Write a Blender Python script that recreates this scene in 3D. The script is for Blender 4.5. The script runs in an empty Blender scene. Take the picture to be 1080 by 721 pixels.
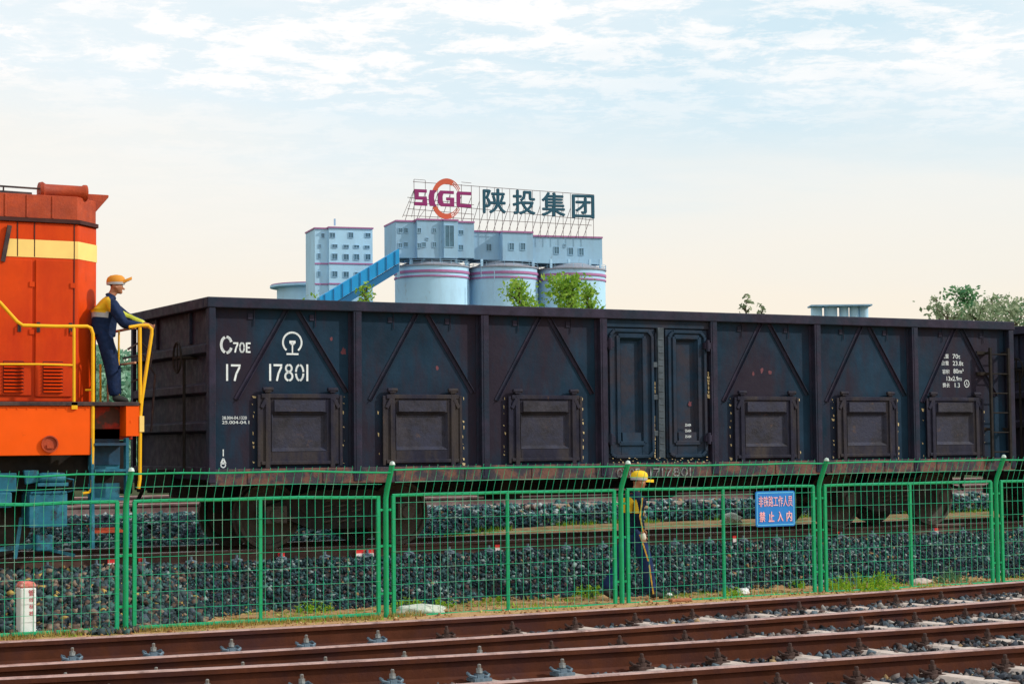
import bpy, bmesh, math, random
import numpy as np
from mathutils import Vector, Matrix
R = math.radians
sc = bpy.context.scene
COL = sc.collection

# ------------------------------------------------------------------ camera
FPX, YAW, PITCH, ROLL = 1973.8, 0.4989, 0.0555, -0.0093
CAM = np.array([-7.66, -21.79, 1.279])
_F = np.array([math.sin(YAW)*math.cos(PITCH), math.cos(YAW)*math.cos(PITCH), math.sin(PITCH)])
_R = np.array([math.cos(YAW), -math.sin(YAW), 0.0]); _U = np.cross(_R, _F)
_R2 = _R*math.cos(ROLL)+_U*math.sin(ROLL); _U2 = -_R*math.sin(ROLL)+_U*math.cos(ROLL)
cd = bpy.data.cameras.new('camera'); cam = bpy.data.objects.new('camera', cd); COL.objects.link(cam)
cd.sensor_width = 36; cd.lens = FPX/1080*36; cd.clip_start = .5; cd.clip_end = 9000
cam.matrix_world = Matrix(((_R2[0], _U2[0], -_F[0], CAM[0]), (_R2[1], _U2[1], -_F[1], CAM[1]), (_R2[2], _U2[2], -_F[2], CAM[2]), (0, 0, 0, 1)))
sc.camera = cam
def ray(u, v): return _F+_R2*(u-540)/FPX-_U2*(v-360.5)/FPX
def proj(P):
    d = np.asarray(P, float)-CAM; z = d@_F
    return 540+FPX*(d@_R2)/z, 360.5-FPX*(d@_U2)/z
def onz(u, v, z):
    d = ray(u, v); return CAM+d*((z-CAM[2])/d[2])
def ony(u, v, y):
    d = ray(u, v); return CAM+d*((y-CAM[1])/d[1])
def far(u, D):
    d = ray(u, 470); h = math.hypot(d[0], d[1]); return CAM[0]+d[0]/h*D, CAM[1]+d[1]/h*D

# ------------------------------------------------------------------ world, sun, exposure
SUN_DIR = Vector((0.74, -0.46, 0.56)).normalized()
SUN_EL = math.asin(SUN_DIR.z)
w = bpy.data.worlds.new('World'); sc.world = w; w.use_nodes = True
nt = w.node_tree; N = nt.nodes; Lk = nt.links; N.clear()
def nn(tree, typ, **kw):
    n = tree.nodes.new(typ)
    for k, v in kw.items():
        if k in n.inputs.keys() if isinstance(k, str) and not hasattr(n, k) else False: n.inputs[k].default_value = v
        else: setattr(n, k, v)
    return n
out = N.new('ShaderNodeOutputWorld'); bg = N.new('ShaderNodeBackground'); bg.inputs[1].default_value = 0.1
sky = N.new('ShaderNodeTexSky'); sky.sky_type = 'NISHITA'; sky.sun_disc = False
sky.sun_elevation = SUN_EL; sky.sun_rotation = math.atan2(SUN_DIR.x, SUN_DIR.y); sky.air_density = 1; sky.dust_density = 1.5
tc = N.new('ShaderNodeTexCoord'); sp = N.new('ShaderNodeSeparateXYZ'); Lk.new(tc.outputs['Generated'], sp.inputs[0])
def math_(op, a, b=None, clamp=False, tree=nt):
    n = tree.nodes.new('ShaderNodeMath'); n.operation = op; n.use_clamp = clamp
    for i, x in enumerate((a, b)):
        if x is None: continue
        if isinstance(x, (int, float)): n.inputs[i].default_value = x
        else: tree.links.new(x, n.inputs[i])
    return n.outputs[0]
zc = math_('MAXIMUM', sp.outputs[2], 0.0); zd = math_('ADD', zc, 0.07)
px = math_('DIVIDE', sp.outputs[0], zd); py = math_('DIVIDE', sp.outputs[1], zd)
cb = N.new('ShaderNodeCombineXYZ'); Lk.new(px, cb.inputs[0]); Lk.new(py, cb.inputs[1])
mp = N.new('ShaderNodeMapping'); mp.inputs['Rotation'].default_value = (0, 0, R(22)); mp.inputs['Scale'].default_value = (1.0, 1.0, 1); Lk.new(cb.outputs[0], mp.inputs[0])
def noise(tree, vec, scale, detail=6, rough=.6, dist=0):
    n = tree.nodes.new('ShaderNodeTexNoise'); n.inputs['Scale'].default_value = scale; n.inputs['Detail'].default_value = detail
    n.inputs['Roughness'].default_value = rough; n.inputs['Distortion'].default_value = dist
    if vec is not None: tree.links.new(vec, n.inputs['Vector'])
    return n.outputs[0]
def ramp(tree, fac, stops, interp='LINEAR'):
    n = tree.nodes.new('ShaderNodeValToRGB'); cr = n.color_ramp; cr.interpolation = interp
    while len(cr.elements) < len(stops): cr.elements.new(.5)
    for e, (p, c) in zip(cr.elements, stops):
        e.position = p; e.color = (c, c, c, 1) if isinstance(c, (int, float)) else (*c, 1)
    tree.links.new(fac, n.inputs[0]); return n.outputs[0]
def mixc(tree, fac, a, b, mode='MIX'):
    n = tree.nodes.new('ShaderNodeMix'); n.data_type = 'RGBA'; n.blend_type = mode
    for s, x in ((n.inputs[0], fac), (n.inputs[6], a), (n.inputs[7], b)):
        if isinstance(x, (int, float)): s.default_value = x
        elif isinstance(x, tuple): s.default_value = (*x, 1)
        else: tree.links.new(x, s)
    return n.outputs[2]
nb = noise(nt, mp.outputs[0], .55, 5, .55, .3)
elev = math_('ADD', sp.outputs[2], math_('MULTIPLY', math_('SUBTRACT', nb, .5), .11))
big = ramp(nt, noise(nt, mp.outputs[0], .9, 6, .6, .3), [(.40, 0.0), (.62, 1.0)])
fine = ramp(nt, noise(nt, mp.outputs[0], 6.0, 9, .70, .2), [(.45, 0.0), (.56, 1.0)])
high = ramp(nt, elev, [(.0, 0.0), (.150, .10), (.195, 1.0), (1.0, .8)])     # broken high cloud
lo_ = ramp(nt, sp.outputs[0], [(.0, .85), (.30, .72), (.58, .04), (1.0, .0)])            # thicker veil towards the north west
cl = math_('MULTIPLY', high, math_('ADD', math_('MULTIPLY', fine, .72), math_('MULTIPLY', big, .55)))
fac = math_('ADD', math_('MAXIMUM', cl, math_('MULTIPLY', lo_, math_('ADD', math_('MULTIPLY', fine, .35), .65))), .05, True)
cream = ramp(nt, math_('ADD', elev, math_('MINIMUM', math_('MULTIPLY', math_('SUBTRACT', sp.outputs[0], .44), .22), -.012)), [(.06, 1.0), (.115, .80), (.160, .0)])
ccol = ramp(nt, sp.outputs[2], [(0.0, (.97, .86, .68)), (.07, (.97, .885, .755)), (.14, (.95, .925, .87)), (1, (.93, .93, .92))])
cc = mixc(nt, 1.0, ccol, (10.0, 10.0, 10.0), 'MULTIPLY')
blue = mixc(nt, .88, sky.outputs[0], (6.9, 8.9, 9.9))
body_ = mixc(nt, fac, blue, (10.1, 10.1, 10.1))
final_ = mixc(nt, cream, body_, cc)
Lk.new(final_, bg.inputs[0]); Lk.new(bg.outputs[0], out.inputs[0])

sd = bpy.data.lights.new('sun', 'SUN'); sd.energy = 3.0; sd.angle = R(1.5); sd.color = (1, .93, .84)
sun = bpy.data.objects.new('sun', sd); COL.objects.link(sun); sun.rotation_euler = (-SUN_DIR).to_track_quat('-Z', 'Y').to_euler()
sun.location = (5, -5, 30)
vs = sc.view_settings; vs.view_transform = 'Standard'; vs.look = 'None'; vs.exposure = 0.0; vs.gamma = 1
sc.cycles.max_bounces = 6; sc.cycles.use_denoising = True

# ------------------------------------------------------------------ materials
MATS = {}
def mat(name, c, rough=.7, metal=0.0, var=.25, vscale=3.0, c2=None, cut=(.45, .65), bump=.0, bscale=40, spec=.4, streak=False, rust=None, rustcut=(.6, .72), rscale=2.5):
    if name in MATS: return MATS[name]
    m = bpy.data.materials.new(name); m.use_nodes = True; t = m.node_tree
    b = t.nodes['Principled BSDF']; b.inputs['Roughness'].default_value = rough; b.inputs['Metallic'].default_value = metal
    b.inputs['Specular IOR Level'].default_value = spec
    co = t.nodes.new('ShaderNodeTexCoord').outputs['Object']
    n1 = noise(t, co, vscale, 6, .65)
    lo = tuple(x*(1-var) for x in c); hi = tuple(min(1, x*(1+var)) for x in c)
    col = ramp(t, n1, [(.3, lo), (.7, hi)])
    if c2:
        mpn = t.nodes.new('ShaderNodeMapping'); t.links.new(co, mpn.inputs[0]); mpn.inputs['Location'].default_value = (7.1, 3.3, 1.7)
        mpn.inputs['Scale'].default_value = (1.6, 1, .45) if streak else (1, 1, 1)
        n2 = noise(t, mpn.outputs[0], vscale*.5, 8, .7)
        col = mixc(t, ramp(t, n2, [(cut[0], 0.0), (cut[1], 1.0)]), col, c2)
    if rust:
        mpr = t.nodes.new('ShaderNodeMapping'); t.links.new(co, mpr.inputs[0]); mpr.inputs['Location'].default_value = (1.3, 8.3, 4.7)
        mpr.inputs['Scale'].default_value = (1.5, 1, .5) if streak else (1, 1, 1)
        n3 = noise(t, mpr.outputs[0], rscale, 9, .72)
        col = mixc(t, ramp(t, n3, [(rustcut[0], 0.0), (rustcut[1], 1.0)]), col, rust)
    t.links.new(col, b.inputs['Base Color'])
    nr = ramp(t, noise(t, co, vscale*2.3, 4, .6), [(.3, max(0, rough-.12)), (.7, min(1, rough+.12))]); t.links.new(nr, b.inputs['Roughness'])
    if bump:
        bn = t.nodes.new('ShaderNodeBump'); bn.inputs['Strength'].default_value = bump; bn.inputs['Distance'].default_value = .02
        t.links.new(noise(t, co, bscale, 5, .6), bn.inputs['Height']); t.links.new(bn.outputs[0], b.inputs['Normal'])
    MATS[name] = m; return m

M = dict(
 wall=mat('wagon_panel_paint', (.009, .030, .058), .7, var=.35, vscale=1.6, c2=(.022, .018, .032), cut=(.44, .60), bump=.6, bscale=3.5, streak=True, rust=(.15, .05, .04), rustcut=(.72, .77), rscale=2.2, spec=.12),
 wframe=mat('wagon_frame_paint', (.027, .023, .044), .68, var=.4, vscale=4, c2=(.012, .024, .044), bump=.2, bscale=30, rust=(.11, .05, .045), rustcut=(.68, .76), rscale=6, spec=.15),
 wdoor=mat('wagon_door_paint', (.017, .018, .036), .7, var=.35, vscale=3, c2=(.045, .038, .038), cut=(.45, .62), bump=.3, bscale=18, streak=True, rust=(.12, .07, .05), rustcut=(.66, .76), rscale=5, spec=.15),
 wtray=mat('wagon_worn_steel', (.030, .029, .040), .6, var=.6, vscale=5, c2=(.030, .034, .062), cut=(.42, .6), bump=.35, bscale=22, rust=(.11, .07, .05), rustcut=(.60, .72), rscale=6, spec=.2),
 wsill=mat('wagon_sill_rust', (.028, .026, .04), .7, var=.3, vscale=6, c2=(.14, .062, .046), cut=(.47, .56), bump=.3, streak=False),
 wdoor2=mat('wagon_side_door_paint', (.011, .032, .062), .68, var=.35, vscale=2.5, c2=(.03, .03, .045), cut=(.46, .6), bump=.3, bscale=14, rust=(.12, .04, .045), rustcut=(.70, .75), rscale=4, spec=.15),
 wdark=mat('wagon_interior_dark', (.02, .018, .018), .9, var=.3),
 under=mat('running_gear_grime', (.022, .021, .021), .85, var=.4, vscale=8, c2=(.03, .024, .02), spec=.1),
 wheel=mat('wheel_steel', (.065, .055, .048), .7, 0, var=.3, vscale=8, c2=(.06, .045, .035), spec=.25),
 white=mat('white_paint_marks', (.72, .80, .84), .6, var=.12, vscale=9, c2=(.2, .3, .36), cut=(.55, .72)),
 chip_gap=mat('pale_yellow_flakes_gap_light', (.6, .48, .26), .8, var=.3, vscale=20),
 lock=mat('lock_bar_paint', (.05, .075, .10), .55, var=.3, vscale=8, c2=(.02, .035, .05)),
 orange=mat('orange_loco_paint', (.62, .055, .001), .5, var=.16, vscale=1.8, c2=(.48, .028, .002), cut=(.4, .66), bump=.06, bscale=6, streak=True, rust=(.20, .02, .006), rustcut=(.63, .80), rscale=3.0, spec=.18),
 orange2=mat('orange_loco_sill_paint', (.88, .10, .001), .5, var=.08, vscale=1.5, bump=.05, bscale=6, spec=.18, rust=(.34, .03, .006), rustcut=(.66, .78), rscale=3),
 orust=mat('faded_orange_roof', (.42, .055, .01), .65, var=.25, vscale=4, c2=(.25, .03, .012), cut=(.45, .65), bump=.2, rust=(.30, .15, .10), rustcut=(.63, .72)),
 cream=mat('cream_stripe', (.92, .66, .20), .5, var=.06, vscale=4, rust=(.6, .3, .08), rustcut=(.7, .78)),
 seam=mat('dark_seam', (.05, .012, .01), .8),
 ldark=mat('loco_dark_edge', (.03, .02, .025), .7, var=.4, vscale=8, c2=(.09, .05, .04)),
 yellow=mat('yellow_handrail', (.86, .47, .006), .4, var=.08, vscale=8, c2=(.6, .3, .03), cut=(.62, .74)),
 pink=mat('worn_rail_primer', (.55, .28, .17), .6, var=.2, vscale=10),
 lblue=mat('blue_bogie_paint', (.018, .13, .20), .55, spec=.2, var=.3, vscale=4, c2=(.06, .26, .35), cut=(.46, .66), rust=(.03, .03, .04), rustcut=(.54, .66), rscale=5),
 dblue=mat('dark_blue_step_paint', (.012, .07, .14), .6, var=.3, vscale=6, c2=(.02, .03, .05)),
 reddirty=mat('rust_red_plate', (.45, .03, .012), .6, var=.3, vscale=9, c2=(.10, .04, .03), cut=(.45, .55)),
 green=mat('green_fence_paint', (.003, .33, .13), .4, var=.10, vscale=6, c2=(.01, .38, .20), cut=(.5, .7)),
 wire=mat('green_fence_wire', (.012, .44, .24), .5, var=.25, vscale=9, c2=(.22, .42, .32), cut=(.50, .64)),
 silver=mat('pale_cap', (.5, .65, .6), .4),
 bluesign=mat('sign_blue', (.01, .20, .62), .45, var=.06),
 signletter=mat('sign_pink_letter', (.9, .42, .47), .5, var=.1, vscale=60, c2=(.85, .75, .8), cut=(.5, .6)),
 signline=mat('sign_light_line', (.12, .55, .85), .5, var=.05),
 railside=mat('rail_rust', (.088, .027, .013), .75, var=.25, vscale=5, c2=(.06, .022, .02), cut=(.45, .65), bump=.15, bscale=50, spec=.12),
 railtop=mat('rail_head_worn_highlit', (.40, .25, .22), .38, var=.2, vscale=14, c2=(.12, .06, .05), cut=(.5, .7), spec=.6),  # worn head tone, brightened so the colour paints in edge highlights
 railfar=mat('dark_rail_rust', (.075, .036, .027), .75, var=.3, vscale=5, c2=(.11, .06, .045)),
 backrail=mat('grey_rusty_rail', (.15, .085, .085), .7, var=.3, vscale=5, c2=(.26, .20, .20)),
 railline=mat('polished_rail_head', (.35, .31, .30), .3, .4, var=.15),
 conc=mat('concrete_sleeper', (.52, .44, .39), .9, var=.2, vscale=9, c2=(.40, .32, .27), cut=(.5, .66), bump=.3),
 clip=mat('grey_blue_clip', (.14, .20, .25), .5, .3, var=.3, vscale=30),
 bolt=mat('greased_bolt', (.30, .33, .33), .5, .2, var=.25, vscale=60, c2=(.16, .12, .09)),
 cliprust=mat('rusty_clip', (.045, .022, .017), .8, var=.35, vscale=30, c2=(.09, .05, .04)),
 redmark=mat('red_marker_paint', (.75, .03, .03), .6), whitemark=mat('white_marker_paint', (.85, .72, .72), .6),
 post=mat('white_marker_post', (.78, .82, .82), .7, var=.08, vscale=12, c2=(.7, .6, .62), cut=(.6, .75)),
 posttop=mat('faded_red_cap', (.72, .20, .17), .7, var=.2, vscale=30, c2=(.8, .5, .45), cut=(.5, .62)),
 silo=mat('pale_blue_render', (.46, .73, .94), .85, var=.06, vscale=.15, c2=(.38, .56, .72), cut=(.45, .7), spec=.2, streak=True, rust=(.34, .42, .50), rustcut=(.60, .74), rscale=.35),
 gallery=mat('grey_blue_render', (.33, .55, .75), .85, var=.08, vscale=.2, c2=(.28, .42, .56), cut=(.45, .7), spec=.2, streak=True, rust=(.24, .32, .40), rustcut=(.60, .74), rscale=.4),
 silotop=mat('silo_cone_roof', (.28, .30, .36), .8, var=.12, vscale=.4),
 pinkband=mat('mauve_trim', (.42, .17, .36), .7, var=.05), window=mat('far_window', (.07, .17, .25), .25, var=.3, vscale=.6),
 cblue=mat('conveyor_blue_sheet', (.010, .34, .74), .55, var=.12, vscale=.3), cblue2=mat('conveyor_dark_blue_sheet', (.01, .16, .38), .6, var=.1, vscale=.4),
 purple=mat('purple_sign_letter', (.30, .02, .16), .5, var=.05), ring=mat('orange_red_swirl', (.66, .12, .06), .5, var=.08, vscale=.4), teal=mat('dark_teal_sign_letter', (.008, .09, .15), .5, var=.05),
 lattice=mat('sign_lattice_steel', (.16, .12, .12), .7), 
 skin=mat('skin', (.40, .17, .09), .6, var=.08), navy=mat('navy_workwear', (.006, .018, .062), .8, var=.4, vscale=8, bump=.9, bscale=9, spec=.2),
 stripe=mat('worn_yellow_stripe', (.56, .32, .03), .7, var=.35, vscale=22, c2=(.20, .13, .03), cut=(.52, .62)),
 walkblue=mat('dark_blue_uniform', (.012, .030, .11), .8, var=.35, vscale=8, bump=.5, bscale=12, spec=.2),
 navyd=mat('dark_navy_trousers', (.005, .013, .04), .85, var=.3, vscale=8, bump=.35, bscale=12, spec=.2),
 hivis=mat('yellow_workwear_panel', (.72, .44, .01), .7, var=.08, vscale=8), grey=mat('grey_reflective_band', (.40, .42, .46), .5), lime=mat('lime_reflective_band', (.62, .66, .06), .5),
 capo=mat('ochre_cap_cloth', (.62, .25, .02), .75, var=.1, vscale=20), capy=mat('yellow_cap_cloth', (.86, .56, .01), .7, var=.1, vscale=20), hair=mat('black_hair', (.01, .009, .009), .8), shoe=mat('black_shoe', (.018, .02, .02), .7),
 glove=mat('white_cotton_glove', (.75, .72, .62), .9), bark=mat('bark', (.10, .07, .05), .9, var=.3), cloth=mat('pale_sack_cloth', (.55, .60, .52), .9, var=.15, vscale=10, bump=.5, bscale=9),
)
def leafmat(name, c, c2):
    m = bpy.data.materials.new(name); m.use_nodes = True; t = m.node_tree; b = t.nodes['Principled BSDF']
    g = t.nodes.new('ShaderNodeNewGeometry'); col = ramp(t, g.outputs['Random Per Island'], [(0, c), (.6, tuple((x+y)/2 for x, y in zip(c, c2))), (1, c2)])
    t.links.new(col, b.inputs['Base Color']); b.inputs['Roughness'].default_value = .6; b.inputs['Specular IOR Level'].default_value = .2
    tr = t.nodes.new('ShaderNodeBsdfTranslucent'); t.links.new(col, tr.inputs[0]); mx = t.nodes.new('ShaderNodeMixShader'); mx.inputs[0].default_value = .35
    t.links.new(b.outputs[0], mx.inputs[1]); t.links.new(tr.outputs[0], mx.inputs[2]); t.links.new(mx.outputs[0], t.nodes['Material Output'].inputs[0]); return m
LF_Y = leafmat('leaf_yellow_green', (.14, .32, .03), (.42, .60, .09)); LF_T = leafmat('leaf_teal_green', (.05, .20, .09), (.24, .42, .20)); LF_G = leafmat('leaf_grey_green', (.14, .22, .11), (.46, .52, .34))
LF_H = leafmat('leaf_hazed_teal', (.12, .32, .20), (.40, .58, .44)); LF_W = leafmat('leaf_weed', (.12, .36, .02), (.50, .66, .05)); LF_D = leafmat('dry_grass', (.30, .20, .05), (.5, .42, .12))  # the pale teal leaf carries the haze of the far trees in its colour
def stonemat(name, stops):
    m = bpy.data.materials.new(name); m.use_nodes = True; t = m.node_tree; b = t.nodes['Principled BSDF']
    g = t.nodes.new('ShaderNodeNewGeometry'); col = ramp(t, g.outputs['Random Per Island'], stops, 'CONSTANT')
    co = t.nodes.new('ShaderNodeTexCoord').outputs['Object']
    col = mixc(t, 1.0, col, ramp(t, noise(t, co, 30, 5, .7), [(.3, .6), (.7, 1.0)]), 'MULTIPLY')
    t.links.new(col, b.inputs['Base Color']); b.inputs['Roughness'].default_value = .8; b.inputs['Specular IOR Level'].default_value = .3; return m
ST_A = stonemat('ballast_stone', [(0, (.008, .030, .038)), (.22, (.016, .052, .064)), (.44, (.028, .092, .098)), (.60, (.03, .036, .065)), (.76, (.07, .17, .17)), (.85, (.09, .055, .055)), (.92, (.26, .34, .34)), (.985, (.34, .20, .09))])
ST_C = stonemat('bank_stone', [(0, (.02, .06, .075)), (.2, (.035, .10, .12)), (.42, (.06, .17, .18)), (.58, (.06, .06, .10)), (.70, (.14, .30, .30)), (.84, (.10, .06, .06)), (.90, (.45, .55, .55)), (.975, (.40, .26, .14))])
ST_B = stonemat('track_bed_stone', [(0, (.012, .014, .018)), (.25, (.05, .06, .08)), (.45, (.10, .14, .17)), (.62, (.11, .07, .06)), (.76, (.20, .17, .16)), (.9, (.36, .33, .30)), (.97, (.38, .25, .12))])
ST_L = stonemat('mixed_leafy_stone', [(0, (.02, .04, .045)), (.25, (.05, .085, .095)), (.48, (.07, .10, .13)), (.62, (.14, .09, .07)), (.74, (.07, .17, .16)), (.88, (.28, .21, .16)), (.975, (.52, .36, .10))])
LITTER = stonemat('dry_leaf_litter', [(0, (.34, .15, .05)), (.3, (.46, .26, .10)), (.6, (.60, .42, .20)), (.85, (.22, .10, .05)), (.95, (.5, .5, .12))])

# ------------------------------------------------------------------ mesh helpers
def link(name, me, parent=None):
    o = bpy.data.objects.new(name, me); COL.objects.link(o)
    if parent is not None: o.parent = parent
    return o
def empty(name, loc=(0, 0, 0), rz=0):
    o = bpy.data.objects.new(name, None); COL.objects.link(o); o.location = loc; o.rotation_euler = (0, 0, rz); o.empty_display_size = .3; return o
def tag(o, label=None, cat=None, group=None, kind=None):
    if label: o['label'] = label
    if cat: o['category'] = cat
    if group: o['group'] = group
    if kind: o['kind'] = kind
    return o
class MB:
    def __init__(s): s.v = []; s.f = []; s.m = []
    def add(s, V, F, mi=0):
        k = len(s.v); s.v += [tuple(map(float, p)) for p in V]; s.f += [tuple(k+i for i in f) for f in F]; s.m += [mi]*len(F); return s
    def box(s, x0, x1, y0, y1, z0, z1, mi=0):
        x0, x1 = sorted((x0, x1)); y0, y1 = sorted((y0, y1)); z0, z1 = sorted((z0, z1))
        return s.add([(x0, y0, z0), (x1, y0, z0), (x1, y1, z0), (x0, y1, z0), (x0, y0, z1), (x1, y0, z1), (x1, y1, z1), (x0, y1, z1)],
              [(0, 3, 2, 1), (4, 5, 6, 7), (0, 1, 5, 4), (1, 2, 6, 5), (2, 3, 7, 6), (3, 0, 4, 7)], mi)
    def prism(s, P, ax, a, b, mi=0):
        n = len(P)
        def q(p, t): return {'x': (t, p[0], p[1]), 'y': (p[0], t, p[1]), 'z': (p[0], p[1], t)}[ax]
        V = [q(p, a) for p in P]+[q(p, b) for p in P]
        F = [tuple(range(n)), tuple(range(2*n-1, n-1, -1))]+[(i, i+n, (i+1) % n+n, (i+1) % n) for i in range(n)]
        return s.add(V, F, mi)
    def tube(s, P, r, n=8, mi=0, closed=False, flat=None):
        P = [Vector(p) for p in P]; m = len(P); rr = r if isinstance(r, (list, tuple)) else [r]*m
        V = []; prev = None
        for i, p in enumerate(P):
            a = P[i-1] if (i > 0 or closed) else p; b = P[(i+1) % m] if (i < m-1 or closed) else p
            d = (b-a).normalized()
            up = Vector((0, 0, 1)) if abs(d.z) < .95 else Vector((1, 0, 0))
            if prev is not None: up = prev
            x = d.cross(up).normalized(); y = x.cross(d).normalized(); prev = y
            for k in range(n):
                t = 2*math.pi*k/n+math.pi/n; V.append(p+(x*math.cos(t)+y*math.sin(t))*rr[i])
        F = []
        for i in range(m if closed else m-1):
            j = (i+1) % m
            for k in range(n): F.append((i*n+k, i*n+(k+1) % n, j*n+(k+1) % n, j*n+k))
        if not closed: F += [tuple(range(n-1, -1, -1)), tuple((m-1)*n+k for k in range(n))]
        return s.add(V, F, mi)
    def bar(s, a, b, wd, th, nrm=(0, 1, 0), mi=0):
        a = Vector(a); b = Vector(b); d = (b-a).normalized(); n_ = Vector(nrm); x = d.cross(n_).normalized()*wd/2; y = n_.normalized()*th/2
        V = [a-x-y, a+x-y, a+x+y, a-x+y, b-x-y, b+x-y, b+x+y, b-x+y]
        return s.add(V, [(0, 1, 2, 3), (7, 6, 5, 4), (0, 4, 5, 1), (1, 5, 6, 2), (2, 6, 7, 3), (3, 7, 4, 0)], mi)
    def lathe(s, prof, c, ax='z', n=24, mi=0):
        V = []; m = len(prof)
        for (r, h) in prof:
            for k in range(n):
                t = 2*math.pi*k/n; a, b = r*math.cos(t), r*math.sin(t)
                V.append({'z': (c[0]+a, c[1]+b, c[2]+h), 'y': (c[0]+a, c[1]+h, c[2]+b), 'x': (c[0]+h, c[1]+a, c[2]+b)}[ax])
        F = [(i*n+k, i*n+(k+1) % n, (i+1)*n+(k+1) % n, (i+1)*n+k) for i in range(m-1) for k in range(n)]
        F += [tuple(range(n)), tuple((m-1)*n+k for k in range(n))]
        return s.add(V, F, mi)
    def build(s, name, mats, parent=None, bevel=0, smooth=False, fix=True):
        me = bpy.data.meshes.new(name); me.from_pydata(s.v, [], s.f)
        for m_ in (mats if isinstance(mats, (list, tuple)) else [mats]): me.materials.append(m_)
        me.polygons.foreach_set('material_index', s.m)
        if fix:
            bm = bmesh.new(); bm.from_mesh(me); bmesh.ops.recalc_face_normals(bm, faces=bm.faces); bm.to_mesh(me); bm.free()
        if smooth:
            me.polygons.foreach_set('use_smooth', [True]*len(me.polygons))
            try: me.set_sharp_from_angle(angle=R(40))
            except Exception: pass
        me.update(); o = link(name, me, parent)
        if bevel:
            b = o.modifiers.new('bevel', 'BEVEL'); b.width = bevel; b.segments = 2; b.limit_method = 'ANGLE'; b.angle_limit = R(40)
        return o
def copy_tree(o, parent=None):
    c = o.copy(); COL.objects.link(c); c.parent = parent
    for ch in list(o.children): copy_tree(ch, c)
    return c
def text_verts(s, size=1.0, bold=0.0, cw=1.0):
    cu = bpy.data.curves.new('lettering', 'FONT'); cu.body = s; cu.size = size; cu.offset = bold; cu.align_x = 'CENTER'; cu.align_y = 'CENTER'; cu.extrude = 0; cu.resolution_u = 3
    o = bpy.data.objects.new('lettering', cu); COL.objects.link(o); dg = bpy.context.evaluated_depsgraph_get(); dg.update()
    me = bpy.data.meshes.new_from_object(o.evaluated_get(dg)); V = [tuple(v.co) for v in me.vertices]; F = [tuple(p.vertices) for p in me.polygons]
    bpy.data.objects.remove(o); bpy.data.curves.remove(cu); bpy.data.meshes.remove(me)
    return V, F
def text_fit(mb, s, x0, x1, z0, z1, y, bold=0, thick=.0, mi=0, frame=None):
    """lettering fitted to the rectangle x0..x1, z0..z1 on the plane y (facing -y)"""
    V, F = text_verts(s, 1, 0)
    if not V: return
    a = np.array(V); lo = a.min(0); hi = a.max(0)
    X = x0+(a[:, 0]-lo[0])/(hi[0]-lo[0])*(x1-x0); Z = z0+(a[:, 1]-lo[1])/(hi[1]-lo[1])*(z1-z0)
    base = [(x, z) for x, z in zip(X, Z)]; F0 = F; dlt = bold*(x1-x0)/max(1, len(s))
    for ci, (dx_, dz_) in enumerate(((0, 0), (dlt, 0), (-dlt, 0), (0, dlt), (0, -dlt)) if bold else ((0, 0),)):
        yy = y+ci*.0006*(1 if not thick else 30); _emit(mb, [(x+dx_, yy, z+dz_) for x, z in base], F0, thick, mi, frame)
def _emit(mb, P, F, thick, mi, frame):
    if thick:
        n = len(P); P2 = P+[(x, yq+thick, z) for x, yq, z in P]
        cnt = {}
        for f in F:
            for i in range(len(f)):
                e = (f[i], f[(i+1) % len(f)]); k = tuple(sorted(e)); cnt.setdefault(k, []).append(e)
        F2 = list(F)+[tuple(i+n for i in reversed(f)) for f in F]+[(e[0][1], e[0][0], e[0][0]+n, e[0][1]+n) for k, e in cnt.items() if len(e) == 1]
        P, F = P2, F2
    if frame: P = [frame(*p) for p in P]
    mb.add(P, F, mi)
def ribbon(mb, pts, wd, y, mi=0):
    for a, b in zip(pts[:-1], pts[1:]):
        a = Vector((a[0], 0, a[1])); b = Vector((b[0], 0, b[1])); d = (b-a).normalized(); p = Vector((-d.z, 0, d.x))*wd/2; e = d*wd*.12
        mb.add([(q.x, y, q.z) for q in (a-p-e, b-p+e, b+p+e, a+p-e)], [(0, 1, 2, 3)], mi)
def arc(cx, cz, rx, rz, a0, a1, n=8): return [(cx+rx*math.cos(R(a0+(a1-a0)*i/n)), cz+rz*math.sin(R(a0+(a1-a0)*i/n))) for i in range(n+1)]
GL = {'1': [[(.5, 0), (.5, 1)]], '7': [[(.02, .94), (.98, .94)], [(.9, .84), (.55, .42), (.38, 0)]],
 '0': [arc(.5, .5, .44, .47, 100, 172), arc(.5, .5, .44, .47, 188, 262), arc(.5, .5, .44, .47, 278, 352), arc(.5, .5, .44, .47, 8, 80)],
 '8': [arc(.5, .76, .34, .21, 100, 260), arc(.5, .76, .34, .21, -80, 80), arc(.5, .27, .42, .25, 100, 260), arc(.5, .27, .42, .25, -80, 80)],
 'C': [arc(.55, .5, .48, .46, 110, 250), arc(.55, .5, .48, .46, 25, 85), arc(.55, .5, .48, .46, 275, 335)],
 'E': [[(.15, 0), (.15, 1)], [(.28, .95), (.9, .95)], [(.28, .5), (.75, .5)], [(.28, .05), (.9, .05)]]}
def stencil(mb, s, x0, x1, z0, z1, y, wd, mi=0, gap=.28):
    n = len(s); wn = [(.25 if c == '1' else 1) for c in s]; tot = sum(wn)+gap*(n-1); x = x0; sc_ = (x1-x0)/tot
    for c, w_ in zip(s, wn):
        for st in GL.get(c, []):
            ribbon(mb, [(x+(px_*w_ if c != '1' else w_*.5)*sc_, z0+pz*(z1-z0)) for px_, pz in st], wd, y, mi)
        x += (w_+gap)*sc_

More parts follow.
